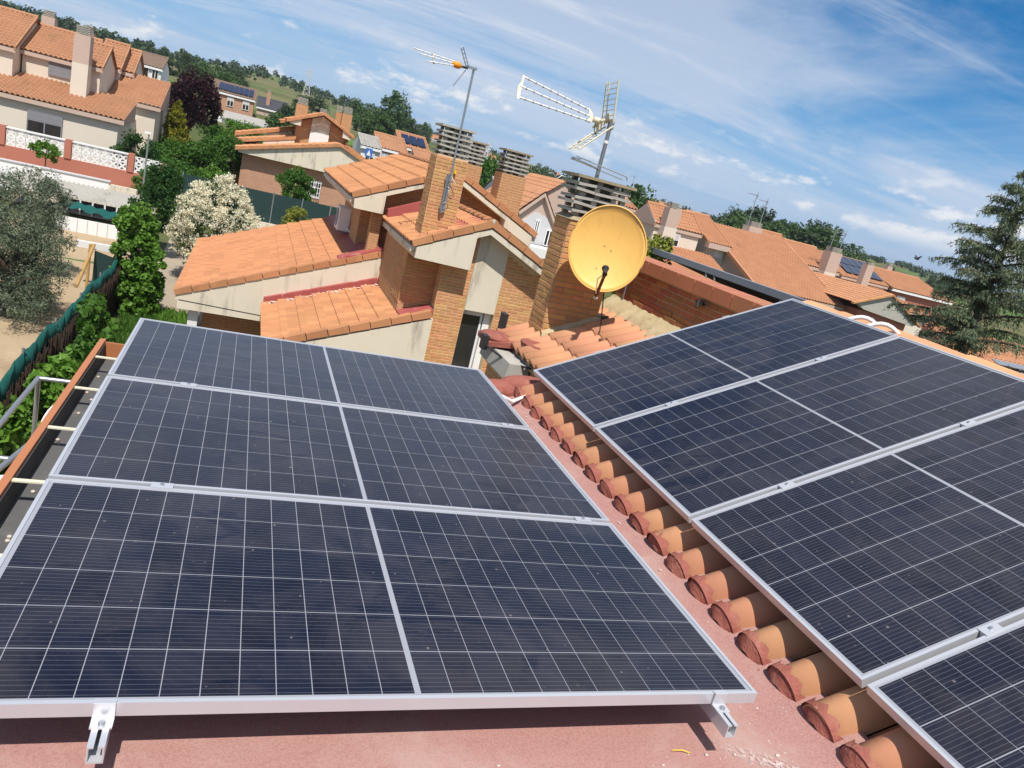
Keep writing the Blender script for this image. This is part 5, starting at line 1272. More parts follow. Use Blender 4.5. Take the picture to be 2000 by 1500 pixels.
# ------------------------------------------------------------------ foliage
def leaf_mesh(name, P, size, mat, seed=0, aspect=0.55, up=0.0, droop=None):
    """one small bent leaf (two triangles) per point"""
    rg_ = np.random.default_rng(seed); n = len(P); P = np.asarray(P, float)
    a = rg_.normal(size=(n, 3)); a[:, 2] += up
    a /= np.linalg.norm(a, axis=1)[:, None]
    b = rg_.normal(size=(n, 3))
    if droop is not None: a = a*0.6 + droop; a /= np.linalg.norm(a, axis=1)[:, None]
    b -= (b*a).sum(1)[:, None]*a; b /= np.linalg.norm(b, axis=1)[:, None]
    s = size*rg_.uniform(0.6, 1.4, n)[:, None]
    c = np.cross(a, b)
    v = np.empty((n, 4, 3))
    v[:, 0] = P - a*s*.5; v[:, 1] = P + b*s*aspect*.5 + c*s*.08; v[:, 2] = P + a*s*.5; v[:, 3] = P - b*s*aspect*.5 + c*s*.08
    me = bpy.data.meshes.new(name)
    me.vertices.add(4*n); me.vertices.foreach_set('co', v.reshape(-1))
    me.loops.add(4*n); me.loops.foreach_set('vertex_index', np.arange(4*n, dtype=np.int32))
    me.polygons.add(n); me.polygons.foreach_set('loop_start', np.arange(0, 4*n, 4, dtype=np.int32)); me.polygons.foreach_set('loop_total', np.full(n, 4, dtype=np.int32))
    me.materials.append(mat); me.update(calc_edges=True)
    return me
def crown_pts(n, R_, clumps, seed, shell=0.55, cl=0.33, bottom=-0.75):
    """points in clumps spread through an ellipsoid crown centred on 0"""
    rg_ = np.random.default_rng(seed)
    d = rg_.normal(size=(clumps*3, 3)); d /= np.linalg.norm(d, axis=1)[:, None]
    d = d[d[:, 2] > bottom][:clumps]
    r = shell + (1-shell)*rg_.random(len(d))**0.6
    c = d*r[:, None]
    k = rg_.integers(0, len(c), n)
    sz = cl*rg_.uniform(0.55, 1.25, len(c))
    p = rg_.normal(size=(n, 3)); p /= np.linalg.norm(p, axis=1)[:, None]; p *= (rg_.random(n)**0.45)[:, None]
    return (c[k] + p*sz[k][:, None])*np.array(R_)
def crown_obj(parent, P, center, size, mat, seed, name='crown', aspect=.55, up=0.0):
    me = leaf_mesh(name, np.asarray(P)+np.array(center)-np.array(ORG[parent]), size, mat, seed, aspect, up)
    o = bpy.data.objects.new(name, me); COL.objects.link(o); o.parent = parent; ORG[o] = ORG[parent]; return o
def trunk(parent, p0, p1, r0, r1, limbs=4, spread=1.0, seed=0, mat=None):
    rg_ = random.Random(seed); mb = MB(); p0 = Vector(p0); p1 = Vector(p1)
    mid = p0.lerp(p1, .5) + Vector((rg_.uniform(-.1,.1), rg_.uniform(-.1,.1), 0))*spread
    mb.tube([p0, mid, p1], [r0, (r0+r1)/2, r1], 8)
    for k in range(limbs):
        s = mid.lerp(p1, rg_.uniform(0, .8)); a = rg_.uniform(0, 6.28)
        e = s + Vector((math.cos(a)*spread, math.sin(a)*spread, spread*rg_.uniform(.5, 1.1)))
        mb.tube([s, s.lerp(e, .5)+Vector((0,0,.08*spread)), e], [r1*1.1, r1*.7, r1*.3], 6)
    return mb.build('trunk', mat or M['bark'], parent)
def tree(name, label, cat, x, y, zc, R_, mat, n, leaf, clumps=40, seed=1, group=None, zg=None, shell=.5, cl=.33, bottom=-.8, tr=0.12, extra=None, aspect=.55):
    z0 = float(gz(x, y)) if zg is None else zg
    t = thing(name, label, cat, (x, y, z0), group)
    trunk(t, (x, y, z0-.1), (x, y, zc), tr, tr*.45, 5, max(R_)*.55, seed)
    P = crown_pts(n, R_, clumps, seed, shell, cl, bottom)
    crown_obj(t, P, (x, y, zc), leaf, mat, seed, aspect=aspect)
    return t

# white flowering shrub behind the neighbour's roof corner
def flowering():
    x, y, zc, R_ = -0.92, 30.0, -3.05, (1.38, 1.5, 1.75)
    t = tree('flowering_shrub', 'big shrub covered in creamy white blossom behind the orange roof', 'shrub', x, y, zc, R_, M['lf_dark'], 7000, .10, 60, 3, shell=.5, cl=.30)
    rg_ = np.random.default_rng(9); d = rg_.normal(size=(900, 3)); d /= np.linalg.norm(d, axis=1)[:, None]
    d = d[(d[:, 2] > -.55) & (d[:, 1] < .5)]
    lump = 1 + .10*np.sin(d[:, 0]*9+1)*np.sin(d[:, 2]*8) + rg_.normal(0, .05, len(d))
    c = d*lump[:, None]*np.array(R_)
    k = rg_.integers(0, len(c), 30000); q = rg_.normal(0, 1, (30000, 3))*np.array([.070, .070, .045])
    crown_obj(t, c[k]+q, (x, y, zc), .055, M['flower'], 5, 'blossom', .8, .5)
flowering()
tree('dark_bush', 'dense dark green conifer bush left of the white blossom shrub', 'bush', -3.15, 33.0, -2.9, (0.98, 1.0, 1.35), M['lf_dark'], 12000, .11, 70, 4, shell=.62, cl=.26)
tree('dark_bush', 'rounded green bush at the end of the white lattice wall', 'bush', -4.2, 41.5, -3.1, (0.95, .9, .85), M['lf_mid'], 6000, .13, 40, 5, shell=.55)
# climbing plant column in front of the fence end
def vine():
    t = thing('climbing_vine', 'tall bright green climber heaped on the fence end', 'climber', (-2.75, 24.2, -5.2))
    trunk(t, (-2.75, 24.3, -5.3), (-2.75, 24.3, -3.2), .05, .03, 5, .5, 8)
    P = []
    for k, (dx, dy, dz, r_) in enumerate([(0,0,1.0,.62),(-.1,.2,1.9,.55),(.15,.1,.5,.6),(-.2,.6,2.5,.5),(-.3,1.6,2.4,.6),(.25,.1,1.5,.5),(-.2,2.6,2.2,.55),(.2,-.4,.25,.4),(.3,.5,.9,.45)]):
        P.append(crown_pts(2200, (r_, r_, r_*1.05), 22, 40+k, .5, .34, -2)+np.array([dx, dy, dz]))
    crown_obj(t, np.concatenate(P), (-2.75, 24.2, -5.2), .12, M['lf_light'], 6, 'foliage', .8)
vine()
# olive at the left
def olive():
    t = thing('olive_tree', 'grey green olive tree at the left edge above the sandy plot', 'tree', (-5.3, 22.0, -5.2))
    trunk(t, (-5.3, 22.0, -5.3), (-5.3, 22.0, -3.6), .13, .08, 7, .9, 12)
    P = []
    rg_ = random.Random(8)
    for k in range(36):
        a = rg_.uniform(0, 6.28); r_ = 1.05*math.sqrt(rg_.random())
        P.append(crown_pts(900, (.5, .5, .42), 16, 70+k, .35, .5, -2)+np.array([r_*math.cos(a), r_*math.sin(a)*1.4, rg_.uniform(.55, 3.15)-.12*r_]))
    crown_obj(t, np.concatenate(P), (-5.3, 22.0, -5.45), .085, M['lf_olive'], 14, aspect=.28)
olive()
tree('olive_tree', 'second olive crown further back at the left edge', 'tree', -6.3, 27, -3.0, (1.2, 1.2, 1.0), M['lf_olive'], 9000, .10, 50, 15, aspect=.3)
# garden plants below the gutter
gp = [(-2.35, 15.2, -3.45, (.36, .6, .85), 'M', 'bright leafy shrub growing against the brushwood fence, farther one'), (-2.45, 12.9, -3.75, (.45, .6, .75), 'L', 'bright leafy shrub growing against the brushwood fence, nearer one'),
      (-2.25, 9.2, -3.1, (.34, .5, .75), 'L', 'leafy shrub inside the pipe frame at the left edge'), (-2.35, 7.4, -3.2, (.5, .6, .7), 'M', 'low shrub under the pipe frame at the left edge'), (-2.1, 10.9, -4.1, (.5, .9, .5), 'M', 'low green clump beside the pipe frame')]
for k, (x, y, zc, R_, mm, lb) in enumerate(gp):
    tree('garden_shrub', lb, 'shrub', x, y, zc, R_, M['lf_light'] if mm == 'L' else M['lf_mid'], 2600, .13, 22, 90+k, 'shrubs along the brushwood fence', tr=.03, shell=.35, cl=.42, bottom=-2, aspect=.75)
def blades(label, nm, n, xr, yr, h, mat, seed):
    rg_ = np.random.default_rng(seed); P = np.stack([rg_.uniform(*xr, n), rg_.uniform(*yr, n), np.zeros(n)], 1); P[:, 2] = gz(P[:, 0], P[:, 1]) + h*.4*rg_.random(n)+.02
    me = leaf_mesh(nm, P, h, mat, seed, .10, up=2.2); o = bpy.data.objects.new(nm, me); COL.objects.link(o); tag(o, label, 'grass', kind='stuff')
blades('long green grass along the garden path', 'grass', 16000, (-2.9, -1.2), (8, 25), .34, M['lf_mid'], 51)
blades('green weeds beside the neighbour porch', 'weeds', 7000, (-1.9, -1.0), (16.5, 24), .5, M['lf_light'], 52)
# hedges and trees by the left houses
hs = [(-5.9, 46.2, -2.3, (1.1, .9, 1.0), 'dark'), (-4.4, 50.5, -2.3, (1.6, 1.0, .95), 'mid'), (-2.7, 50.5, -2.2, (1.3, 1.0, 1.2), 'mid'), (-1.4, 50.0, -1.8, (1.0, 1.0, 1.35), 'mid'), (-3.6, 46.0, -3.0, (1.1, .8, .9), 'mid'), (-1.9, 47.0, -2.9, (.9, .7, .8), 'light'), (-2.4, 56, -1.2, (1.2, 1, 1.0), 'mid'), (-0.9, 62, -0.6, (1.6, 1, 1.1), 'light')]
hl = ['dark hedge at the corner of the big beige house', 'clipped hedge block left of the hedge gap', 'hedge block in the centre of the garden boundary', 'hedge end spilling over beside the twin house', 'lower hedge in front, left part', 'lower hedge in front, right part', 'green bush below the purple tree', 'pale green bush behind the hedges']
for k, (x, y, zc, R_, mm) in enumerate(hs):
    tree('hedge', hl[k], 'hedge', x, y, zc, R_, M['lf_'+mm], 5200, .15, 46, 120+k, 'hedges round the left gardens', tr=.05, shell=.5, bottom=-2, cl=.36)
tree('purple_tree', 'dark purple leaved plum tree beside the beige houses', 'tree', -4.55, 62, 0.75, (1.72, 1.7, 2.15), M['lf_purple'], 13000, .19, 80, 31, shell=.45, cl=.30, tr=.14)
def cone_tree(name, label, x, y, z1, r_, mat, n, leaf, seed, group=None, cat='tree'):
    z0 = float(gz(x, y)); t = thing(name, label, cat, (x, y, z0), group)
    mb = MB(); mb.tube([(x, y, z0-.1), (x, y, z1-.3)], [r_*.12, .02], 7); mb.build('trunk', M['bark'], t)
    rg_ = np.random.default_rng(seed); nc = 130
    h = rg_.random(nc)**.8; a = rg_.uniform(0, 6.283, nc); rr = r_*(1-h)**.75*rg_.uniform(.55, 1.0, nc)+.05
    c = np.stack([rr*np.cos(a), rr*np.sin(a), .15*(z1-z0)+h*(z1-z0)*.85], 1)
    k = rg_.integers(0, nc, n); P = c[k]+rg_.normal(0, 1, (n, 3))*np.array([.16, .16, .2])*r_*(1.15-h[k])[:, None]
    crown_obj(t, P, (x, y, z0), leaf, mat, seed); return t
cone_tree('golden_conifer', 'yellow green cone shaped conifer in front of the purple tree', -5.1, 57.5, 0.80, 1.0, M['lf_yellow'], 9000, .16, 33)
tree('small_tree', 'small green tree in front of the cream gable of the twin house', 'tree', 2.35, 44.0, -2.0, (.95, .9, .95), M['lf_mid'], 6000, .14, 40, 35, shell=.35, tr=.06)
tree('rounded_bush', 'rounded yellow green bush peeking over the left orange roof', 'bush', 2.55, 38, -3.2, (.85, .7, .75), M['lf_ygreen'], 5000, .10, 40, 36, shell=.6, cl=.28, tr=.05)
tree('street_tree', 'thin young street tree in front of the white lattice wall', 'tree', -9.2, 42.5, -2.75, (.62, .6, .55), M['lf_light'], 1500, .13, 22, 37, shell=.3, tr=.04)
tree('bush', 'yellow green loquat bush poking above the brick coping', 'bush', 6.85, 12.3, .35, (.52, .55, .72), M['lf_ygreen'], 3400, .12, 30, 38, shell=.45, tr=.06, aspect=.4)
tree('bush', 'green plant behind the tiles at the parapet end', 'bush', 4.30, 9.3, 0.02, (.34, .30, .38), M['lf_light'], 1500, .07, 18, 39, shell=.4, tr=.03, aspect=.5)

# cedar on the right
def cedar():
    x, y, z0, z1 = 12.45, 10.0, -5.2, 3.6
    t = thing('cedar_tree', 'tall blue green cedar with drooping branches at the right edge', 'tree', (x, y, z0))
    mb = MB(); mb.tube([(x, y, z0-.1), (x+.03, y, -1), (x, y, z1)], [.20, .11, .012], 10); mb.build('trunk', M['bark'], t)
    rg_ = random.Random(17); nr = np.random.default_rng(17); P = []; D = []; limbs = MB()
    nb = 110
    for k in range(nb):
        h = (k+.5)/nb; z = -2.6 + (z1+2.6)*h**.92
        L = (2.7*(1-h)**1.0 + .34)*rg_.uniform(.50, 1.18); a = k*2.399+rg_.uniform(-.3, .3)
        if h > .42 and rg_.random() < .25: continue
        d = Vector((math.cos(a), math.sin(a), 0)); lift = .42+.30*h
        pts = []
        for i in range(9):
            s = i/8; pts.append(Vector((x, y, z)) + d*(L*s) + Vector((0, 0, L*(lift*s - .62*s*s*1.0 + .12*s**4))))
        limbs.tube(pts, [.028*(1-h)+.012 - .001*i for i in range(9)], 5, False)
        side = Vector((-d.y, d.x, 0))
        for i in range(1, 9):
            tw = max(5, int(10*(1-h)+4))
            for j in range(tw):
                s = (i-rg_.random())/8; p = pts[i].lerp(pts[i-1], rg_.random())
                w = rg_.choice((-1, 1))*rg_.random()**.6*(.46*L*(1-s*.75)*.55+.06)
                q = p + side*w + d*(abs(w)*.35) + Vector((0, 0, -.50*abs(w)-.09*rg_.random()))
                n_ = int(9+abs(w)*38)
                ts = nr.random(n_)[:, None]
                pp = np.array(p)[None]*(1-ts)+np.array(q)[None]*ts + nr.normal(0, .026, (n_, 3))
                P.append(pp)
                dd = np.array((q-p).normalized() if (q-p).length > 1e-4 else (0,0,-1)); D.append(np.repeat(dd[None]*.5+np.array([[0,0,-.35]]), n_, 0))
    limbs.build('limb', M['bark'], t)
    P = np.concatenate(P); D = np.concatenate(D)
    me = leaf_mesh('crown', P-np.array([x, y, z0]), .072, M['lf_cedar'], 18, .22, droop=D)
    o = bpy.data.objects.new('crown', me); COL.objects.link(o); o.parent = t
cedar()

# distant trees: a few crowns shared by many trees
far_me = []
for k in range(6):
    rr = [(1, 1, 1.0), (1.1, 1.1, .85), (.8, .8, 1.2), (1.25, 1.2, .75), (.95, 1, 1.05), (.7, .7, 1.35)][k]
    P = crown_pts(4200, rr, 46, 200+k, .45, .34, -.9); far_me.append((leaf_mesh('crown', P+np.array([0, 0, 1.25]), .13, M['lf_pine'] if k in (0, 3, 5) else M['lf_far'], k), k))
mb = MB(); mb.tube([(0,0,-.3),(0.03,0,.6),(0,0,1.2)], [.11, .08, .04], 6); far_tr = mb.mesh('trunk', M['bark'])
bright_me = leaf_mesh('crown', crown_pts(4200, (1,1,1), 46, 300, .45, .34, -.9)+np.array([0,0,1.25]), .13, M['lf_mid'], 7)
def far_tree(x, y, h, k, label, group, me=None, wide=1.0, sink=0.0):
    z = float(gz(x, y))-sink
    t = thing('distant_tree', label, 'tree', (x, y, z), group); s = h/2.3
    t.scale = (s*wide, s*wide, s); t.rotation_euler = (0, 0, k*1.7); ORG[t] = Vector((0,0,0))
    inst('crown', me or far_me[k % 6][0], t, Matrix.Identity(4)); inst('trunk', far_tr, t, Matrix.Identity(4))
rf = random.Random(44)
for (x, y, h, k, lb, br) in [(21.8, 140, 8.5, 2, 'tallest pine behind the village houses', 0), (24.5, 146, 6.5, 0, 'second pine behind the village houses', 0), (19.5, 138, 5.5, 3, 'low pine left of the tallest pine', 0), (6.6, 56, 3.6, 1, 'bright tree right of the twin house chimneys', 1), (7.4, 58.5, 3.4, 4, 'second bright tree right of the twin house', 1),
      (21.0, 70, 6.2, 1, 'bright green tree between the two brick chimneys', 1), (29.2, 80, 6.0, 0, 'broad dark pine right of the rear brick chimney', 0), (28.6, 77, 4.6, 1, 'bright green tree under the broad dark pine', 1), (30.9, 60, 6.6, 2, 'fir tip right of our louvre cap', 0), (82.5, 120, 7.6, 0, 'round tree on the horizon left of the double mast', 0), (22.7, 74, 4.8, 3, 'dark tree right of the bright green one', 0), (34, 96, 5, 4, 'tree behind the pinkish gable', 0), (13, 62, 3.0, 1, 'green tree beside the village dormer', 1)]:
    far_tree(x, y, h, k, lb, 'single trees behind the roofs', bright_me if br else None)
def belt(n, rr, ar, hh, label, group, seed):
    r0 = random.Random(seed)
    for k in range(n):
        az = r0.uniform(*ar); d_ = r0.uniform(*rr)
        far_tree(d_*math.sin(az), d_*math.cos(az), r0.uniform(*hh), r0.randrange(6), label, group, None, r0.uniform(.9, 1.5), .5)
belt(12, (84, 104), (-.02, .13), (2.6, 4.2), 'dark green tree in the belt behind the twin house', 'tree belt behind the twin house', 61)
belt(18, (130, 200), (.03, .26), (3.5, 6.0), 'dark green tree in the far belt above the village houses', 'far belt above the village houses', 62)
belt(12, (100, 150), (.27, .42), (3.5, 5.5), 'dark green tree on the slope between the brick chimneys', 'slope trees between the chimneys', 63)
belt(24, (130, 160), (.60, .73), (6.2, 8.2), 'green tree in the line behind the right row of houses', 'tree line behind the right row', 64)
belt(14, (120, 190), (.43, .60), (3, 5), 'dark tree on the rise behind our chimney', 'trees on the rise behind our chimney', 65)
belt(16, (110, 190), (-.16, -.02), (2.6, 4.4), 'green tree on the slope behind the purple tree', 'slope trees behind the purple tree', 66)
belt(12, (170, 260), (.75, .92), (2.5, 4), 'small tree on the right horizon', 'trees on the right horizon', 67)
belt(8, (75, 100), (-.24, -.12), (2.4, 3.4), 'tree behind the beige houses on the left', 'trees behind the left houses', 68)
# woods and scrub far up the hills: one mass
def woods():
    rg_ = np.random.default_rng(77); n = 1500
    az = rg_.uniform(-.45, 1.15, n); r_ = 230+360*rg_.random(n)**1.2
    m_ = (np.sin(az*23+r_*.018)+np.sin(az*9-r_*.011)+rg_.normal(0, .7, n)) > .15
    az, r_ = az[m_], r_[m_]; x, y = r_*np.sin(az), r_*np.cos(az); z = gz(x, y)
    base = crown_pts(70, (1, 1, .75), 10, 5, .3, .5, -.3); P = []
    s = rg_.uniform(1.2, 3.0, len(x))
    for i in range(len(x)): P.append(base*s[i]+np.array([x[i], y[i], z[i]+s[i]*.55]))
    me = leaf_mesh('hillside_woods', np.concatenate(P), 1.1, M['lf_pine'], 3, .7); o = bpy.data.objects.new('hillside_woods', me); COL.objects.link(o)
    tag(o, 'scrub and woods covering the far hillside', 'woods', kind='stuff')
woods()

# ------------------------------------------------------------------ left garden structures
# brushwood fence with teal netting
FXX = -3.25
t = thing('brushwood_fence', 'dark brushwood fence with a ragged teal net along its top', 'fence', (FXX, 16, -5.2))
rr = random.Random(71)
def ftop(y): return -3.62+.05*math.sin(y*1.3)+.04*math.sin(y*3.1+1)
mb = MB()
y = 7.0
while y < 25.0:
    zt_ = ftop(y)-.28+rr.uniform(-.10,.10); x = FXX+.03+rr.uniform(0,.05)
    mb.bar((x, y, -5.25), (x+rr.uniform(-.04,.04), y+rr.uniform(-.06,.06), zt_), .018, .018); y += .021
tag(mb.build('brushwood', M['heath'], t), kind='stuff')
mb = MB(); n = 90
for j in range(n+1):
    y = 7+18*j/n; b_ = .03*math.sin(j*1.7)+.02*math.sin(j*.6)
    top = ftop(y)+.02*math.sin(j*2.3); lo = top-.36-.12*abs(math.sin(j*.9))
    mb.v += [(FXX-.02+b_, y, lo), (FXX+.02-b_, y, (lo+top)/2), (FXX-.03+b_, y, top), (FXX-.07, y, top-.03), (FXX-.07, y, -4.9)]
for j in range(n):
    for i in range(4): a = j*5+i; mb.f.append((a, a+5, a+6, a+1)); mb.sm.append(True)
mb.build('net', M['teal'], t)
for k in range(8):
    y = 7.5+2.4*k; mb = MB(); mb.tube([(FXX-.05, y, -5.3), (FXX-.05, y, ftop(y)+.08)], .025, 7); mb.build('post', M['steel'], t)
# dark green screen fence
t = thing('screen_fence', 'dark green screen fence with grey posts in front of the twin house', 'fence', (1, 40, -4.6))
A_, B_ = Vector((-3.0, 40.2, 0)), Vector((5.4, 40.0, 0))
for k in range(6):
    p = A_.lerp(B_, k/6); q = A_.lerp(B_, (k+1)/6); zg = float(gz(p.x, p.y))
    mb = MB(); mb.hexa([(p.x+.03,p.y,-3.7),(q.x-.03,q.y,-3.7),(q.x-.03,q.y+.015,-3.7),(p.x+.03,p.y+.015,-3.7),(p.x+.03,p.y,-2.23),(q.x-.03,q.y,-2.23),(q.x-.03,q.y+.015,-2.23),(p.x+.03,p.y+.015,-2.23)]); mb.build('screen', M['green_mesh'], t)
for k in range(7):
    p = A_.lerp(B_, k/6); mb = MB(); mb.tube([(p.x, p.y-.03, -4.6), (p.x, p.y-.03, -2.15)], .028, 7); mb.build('post', M['steel'], t)
mb = MB(); mb.box(-3.0, 5.4, 39.9, 40.3, -4.9, -3.72); mb.build('base_wall', M['cream'], t)
# white lattice wall with red piers
t = thing('lattice_wall', 'white openwork block wall with red piers on a red base', 'wall', (-9, 44, -4.4))
mb = MB(); mb.box(-20, -4.2, 43.9, 44.2, -4.7, -3.06); mb.build('red_base', M['redwall'], t)
lb_ = MB(); S_ = .40
for q in ((0,S_,0,.035),(0,S_,S_-.035,S_),(0,.035,.035,S_-.035),(S_-.035,S_,.035,S_-.035)): lb_.box(q[0]+.002, q[1]-.002, -.05, .05, q[2], q[3])
for s_ in (1, -1):
    c_, r_ = S_/2, S_*.36
    for k in range(4):
        a = math.pi/4+k*math.pi/2; lb_.bar((c_+.03*math.cos(a), 0, c_+.03*math.sin(a)), (c_+.26*math.cos(a)*.93, 0, c_+.26*math.sin(a)*.93), .085, .09) if s_ > 0 else None
lb_.box(c_-.05, c_+.05, -.04, .04, c_-.05, c_+.05)
lbm = lb_.mesh('lattice_block', M['white'])
for p0 in (-19.9, -17.07, -14.24, -10.02-1.39, -8.58, -5.75+.0):
    mb = MB(); mb.box(p0-.14, p0+.14, 43.85, 44.25, -3.06, -2.14); mb.build('pier', M['redwall'], t)
    if p0 > -6: continue
    for i in range(6):
        for j in range(2): inst('lattice_block', lbm, t, Matrix.Translation((p0+.16+i*.415, 44.05, -3.055+j*.405)))
    mb = MB(); mb.box(p0+.15, p0+2.68, 43.95, 44.15, -2.24, -2.17); mb.build('top_rail', M['white'], t)
for i in range(3):
    for j in range(2): inst('lattice_block', lbm, t, Matrix.Translation((-5.6+i*.415, 44.05, -3.055+j*.405)))
mb = MB(); mb.box(-4.35, -4.05, 43.85, 44.25, -4.6, -2.3); mb.build('pier', M['redwall'], t)
t = thing('low_white_wall', 'plain low white wall in front of the red based lattice wall', 'wall', (-10, 41, -4.6))
mb = MB(); mb.box(-20, -6.2, 41.0, 41.25, -4.9, -3.45); mb.build('panel', M['white'], t)
mb = MB(); mb.box(-6.2, -4.95, 41.02, 41.27, -4.9, -3.55); mb.build('stained_end', M['cream'], t)
mb = MB(); mb.box(-20, -6.15, 40.95, 41.3, -3.45, -3.40); mb.build('cap', M['shutter'], t)
t = thing('street_lamp', 'slim grey street lamp beside the lattice wall', 'lamp', (-4.62, 40, -4.6))
mb = MB(); mb.tube([(-4.62, 40, -4.7), (-4.62, 40, -.78)], [.05, .035], 8); mb.build('pole', M['steel'], t)
mb = MB(); mb.box(-4.80, -4.52, 39.93, 40.07, -.78, -.70); mb.build('lamp_head', M['white'], t)
# shed with corrugated roof, white boarding
t = thing('garden_shed', 'shed with corrugated grey roof and white boarded front behind the olive', 'shed', (-6, 36, -5))
mb = MB(); n = 56
for j in range(2):
    for k in range(n+1):
        x = -9.2+5.1*k/n; yy = 37.6-2.2*j; mb.v.append((x, yy, -3.38-.34*j+.045*math.cos(k*math.pi)))
for k in range(n): mb.f.append((k, k+n+1, k+n+2, k+1)); mb.sm.append(True)
mb.build('corrugated_roof', M['fibre'], t)
mb = MB(); mb.box(-6.9, -4.4, 34.2, 34.26, -5.0, -4.32); mb.build('white_boarding', M['white'], t)
for k in range(7): mb = MB(); mb.box(-6.88+.36*k, -6.86+.36*k, 34.17, 34.2, -5.0, -4.32); mb.build('board_joint', M['shutter'], t)
mb = MB(); mb.box(-7.0, -4.3, 35.6, 35.7, -4.3, -3.8); mb.build('lattice_back', M['dark'], t)
for k in range(6): mb = MB(); mb.box(-6.8+.45*k, -6.74+.45*k, 35.4, 35.46, -4.33, -3.75); mb.build('post', M['white_wall'], t)
mb = MB(); mb.box(-6.5, -4.2, 30.0, 34.1, -5.16, -5.10); mb.build('mat', pm('green_turf_mat', (0.10, 0.16, 0.05), 0.95, .2, 6, .3), t)
t = thing('blue_net', 'torn teal blue net hanging from the shed roof', 'net', (-5.5, 35, -4.4))
mb = MB(); n = 20
for k in range(n+1):
    x = -6.9+2.7*k/n; mb.v += [(x, 35.2, -3.78-.012*k+.04*math.sin(k*1.9)), (x-.1, 34.6, -3.95-.012*k+.06*math.sin(k*1.3))]
for k in range(n): mb.f.append((2*k, 2*k+2, 2*k+3, 2*k+1)); mb.sm.append(True)
mb.build('cloth', M['teal'], t)
t = thing('garden_gate_frame', 'pale beam and wooden pole frame with a green net beside the fence', 'frame', (-4.3, 26, -5.2))
mb = MB(); mb.box(-4.75, -3.35, 26.6, 26.75, -3.92, -3.72); mb.build('beam', M['white_wall'], t)
mb = MB(); mb.tube([(-4.25, 26.5, -3.75), (-3.85, 22.0, -4.05)], .05, 8); mb.build('wooden_pole', M['wood'], t)
mb = MB(); mb.tube([(-4.35, 26.5, -5.2), (-4.35, 26.5, -3.75)], .045, 8); mb.build('post', M['wood'], t)
mb = MB(); mb.quad((-4.2,26.4,-5.1),(-3.4,25.6,-5.1),(-3.4,25.6,-3.9),(-4.2,26.4,-3.9)); mb.build('net', M['green_mesh'], t)
t = thing('white_chair', 'white garden furniture at the far left behind the olive', 'chair', (-9.6, 38.5, -4.8))
mb = MB(); mb.box(-10.2, -9.4, 38, 38.6, -4.3, -4.2); mb.build('seat', M['white'], t)
mb = MB(); mb.box(-10.2, -9.4, 38.55, 38.62, -4.2, -3.6); mb.build('backrest', M['white'], t)
for dx in (0, .74):
    for dy in (0, .54): mb = MB(); mb.box(-10.2+dx, -10.14+dx, 38+dy, 38.06+dy, -4.85, -4.3); mb.build('leg', M['white'], t)
t = thing('sun_shade_pole', 'cream pole rising at the left edge behind the olive', 'pole', (-8.6, 38.5, -4.8))
mb = MB(); mb.tube([(-8.6, 38.5, -4.9), (-8.6, 38.5, -3.2)], .09, 8); mb.build('shaft', M['ivory'], t)
mb = MB(); mb.tube([(-8.6, 38.5, -3.2), (-8.6, 38.5, -3.1)], [.12, .05], 8); mb.build('cap', M['ivory'], t)
t = thing('wheelbarrow', 'dark blue wheelbarrow in the shade of the olive', 'wheelbarrow', (-4.6, 20.2, -5.17))
mb = MB(); mb.hexa([(-4.82,20.0,-4.98),(-4.50,20.0,-4.98),(-4.50,20.4,-4.98),(-4.82,20.4,-4.98),(-4.92,19.9,-4.75),(-4.40,19.9,-4.75),(-4.40,20.6,-4.75),(-4.92,20.6,-4.75)]); mb.build('tray', pm('dark_blue_paint', (.010,.022,.05), .5, .1, 4, 0), t)
mb = MB(); mb.tube([(-4.65, 20.9, -4.98), (-4.60, 20.9, -4.98)], .18, 14); mb.build('wheel', M['dark'], t)
for dx in (-.2, .2): mb = MB(); mb.tube([(-4.63+dx*.3, 20.9, -4.98), (-4.63+dx, 20.2, -4.93), (-4.63+dx*1.2, 19.2, -4.7)], .02, 6); mb.build('handle', M['steel'], t)

t.location = t.location + Vector((-0.75, 1.9, 0))
# pipe frame and white items below the gutter
t = thing('pergola_frame', 'grey pipe frame of a bare pergola below the roof gutter', 'pergola', (-1.4, 6.5, -5.2))
zP = -1.47
for a, b_ in ((((-1.6, 3.2, zP)), (-1.6, 7.75, zP)), ((-1.6, 7.75, zP), (-.62, 7.75, zP)), ((-1.6, 7.75, zP), (-1.6, 7.75, -5.2)), ((-1.55, 5.2, zP-.08), (-1.0, 8.6, zP-.08)), ((-1.62, 6.35, -1.66), (-.62, 6.35, -1.66))):
    mb = MB(); mb.tube([a, b_], .022, 8); mb.build('pipe', M['steel'], t)
t = thing('wall_dish', 'small white dish half hidden under the gutter lip', 'satellite dish', (-1.0, 6.2, -1.9))
c = Vector((-1.06, 6.1, -1.22)); n_ = Vector((-.55, -.35, .75)).normalized(); x_ = n_.cross(Vector((0,1,0))).normalized(); y_ = n_.cross(x_)
mb = MB()
for i in range(6):
    for k in range(28):
        r_ = i/5; a = 2*math.pi*k/28; mb.v.append(tuple(c+x_*(.17*r_*math.cos(a))+y_*(.27*r_*math.sin(a))+n_*(.05*r_*r_)))
for i in range(5):
    for k in range(28): k2 = (k+1) % 28; mb.f.append((i*28+k, (i+1)*28+k, (i+1)*28+k2, i*28+k2)); mb.sm.append(True)
mb.build('reflector', M['white'], t); mb = MB(); mb.tube([c, (-.62, 6.0, -1.6)], .018, 7); mb.build('arm', M['steel_d'], t)
t = thing('window_awning', 'white rigid awning under the gutter at the left edge', 'awning', (-.9, 3.7, -.9))
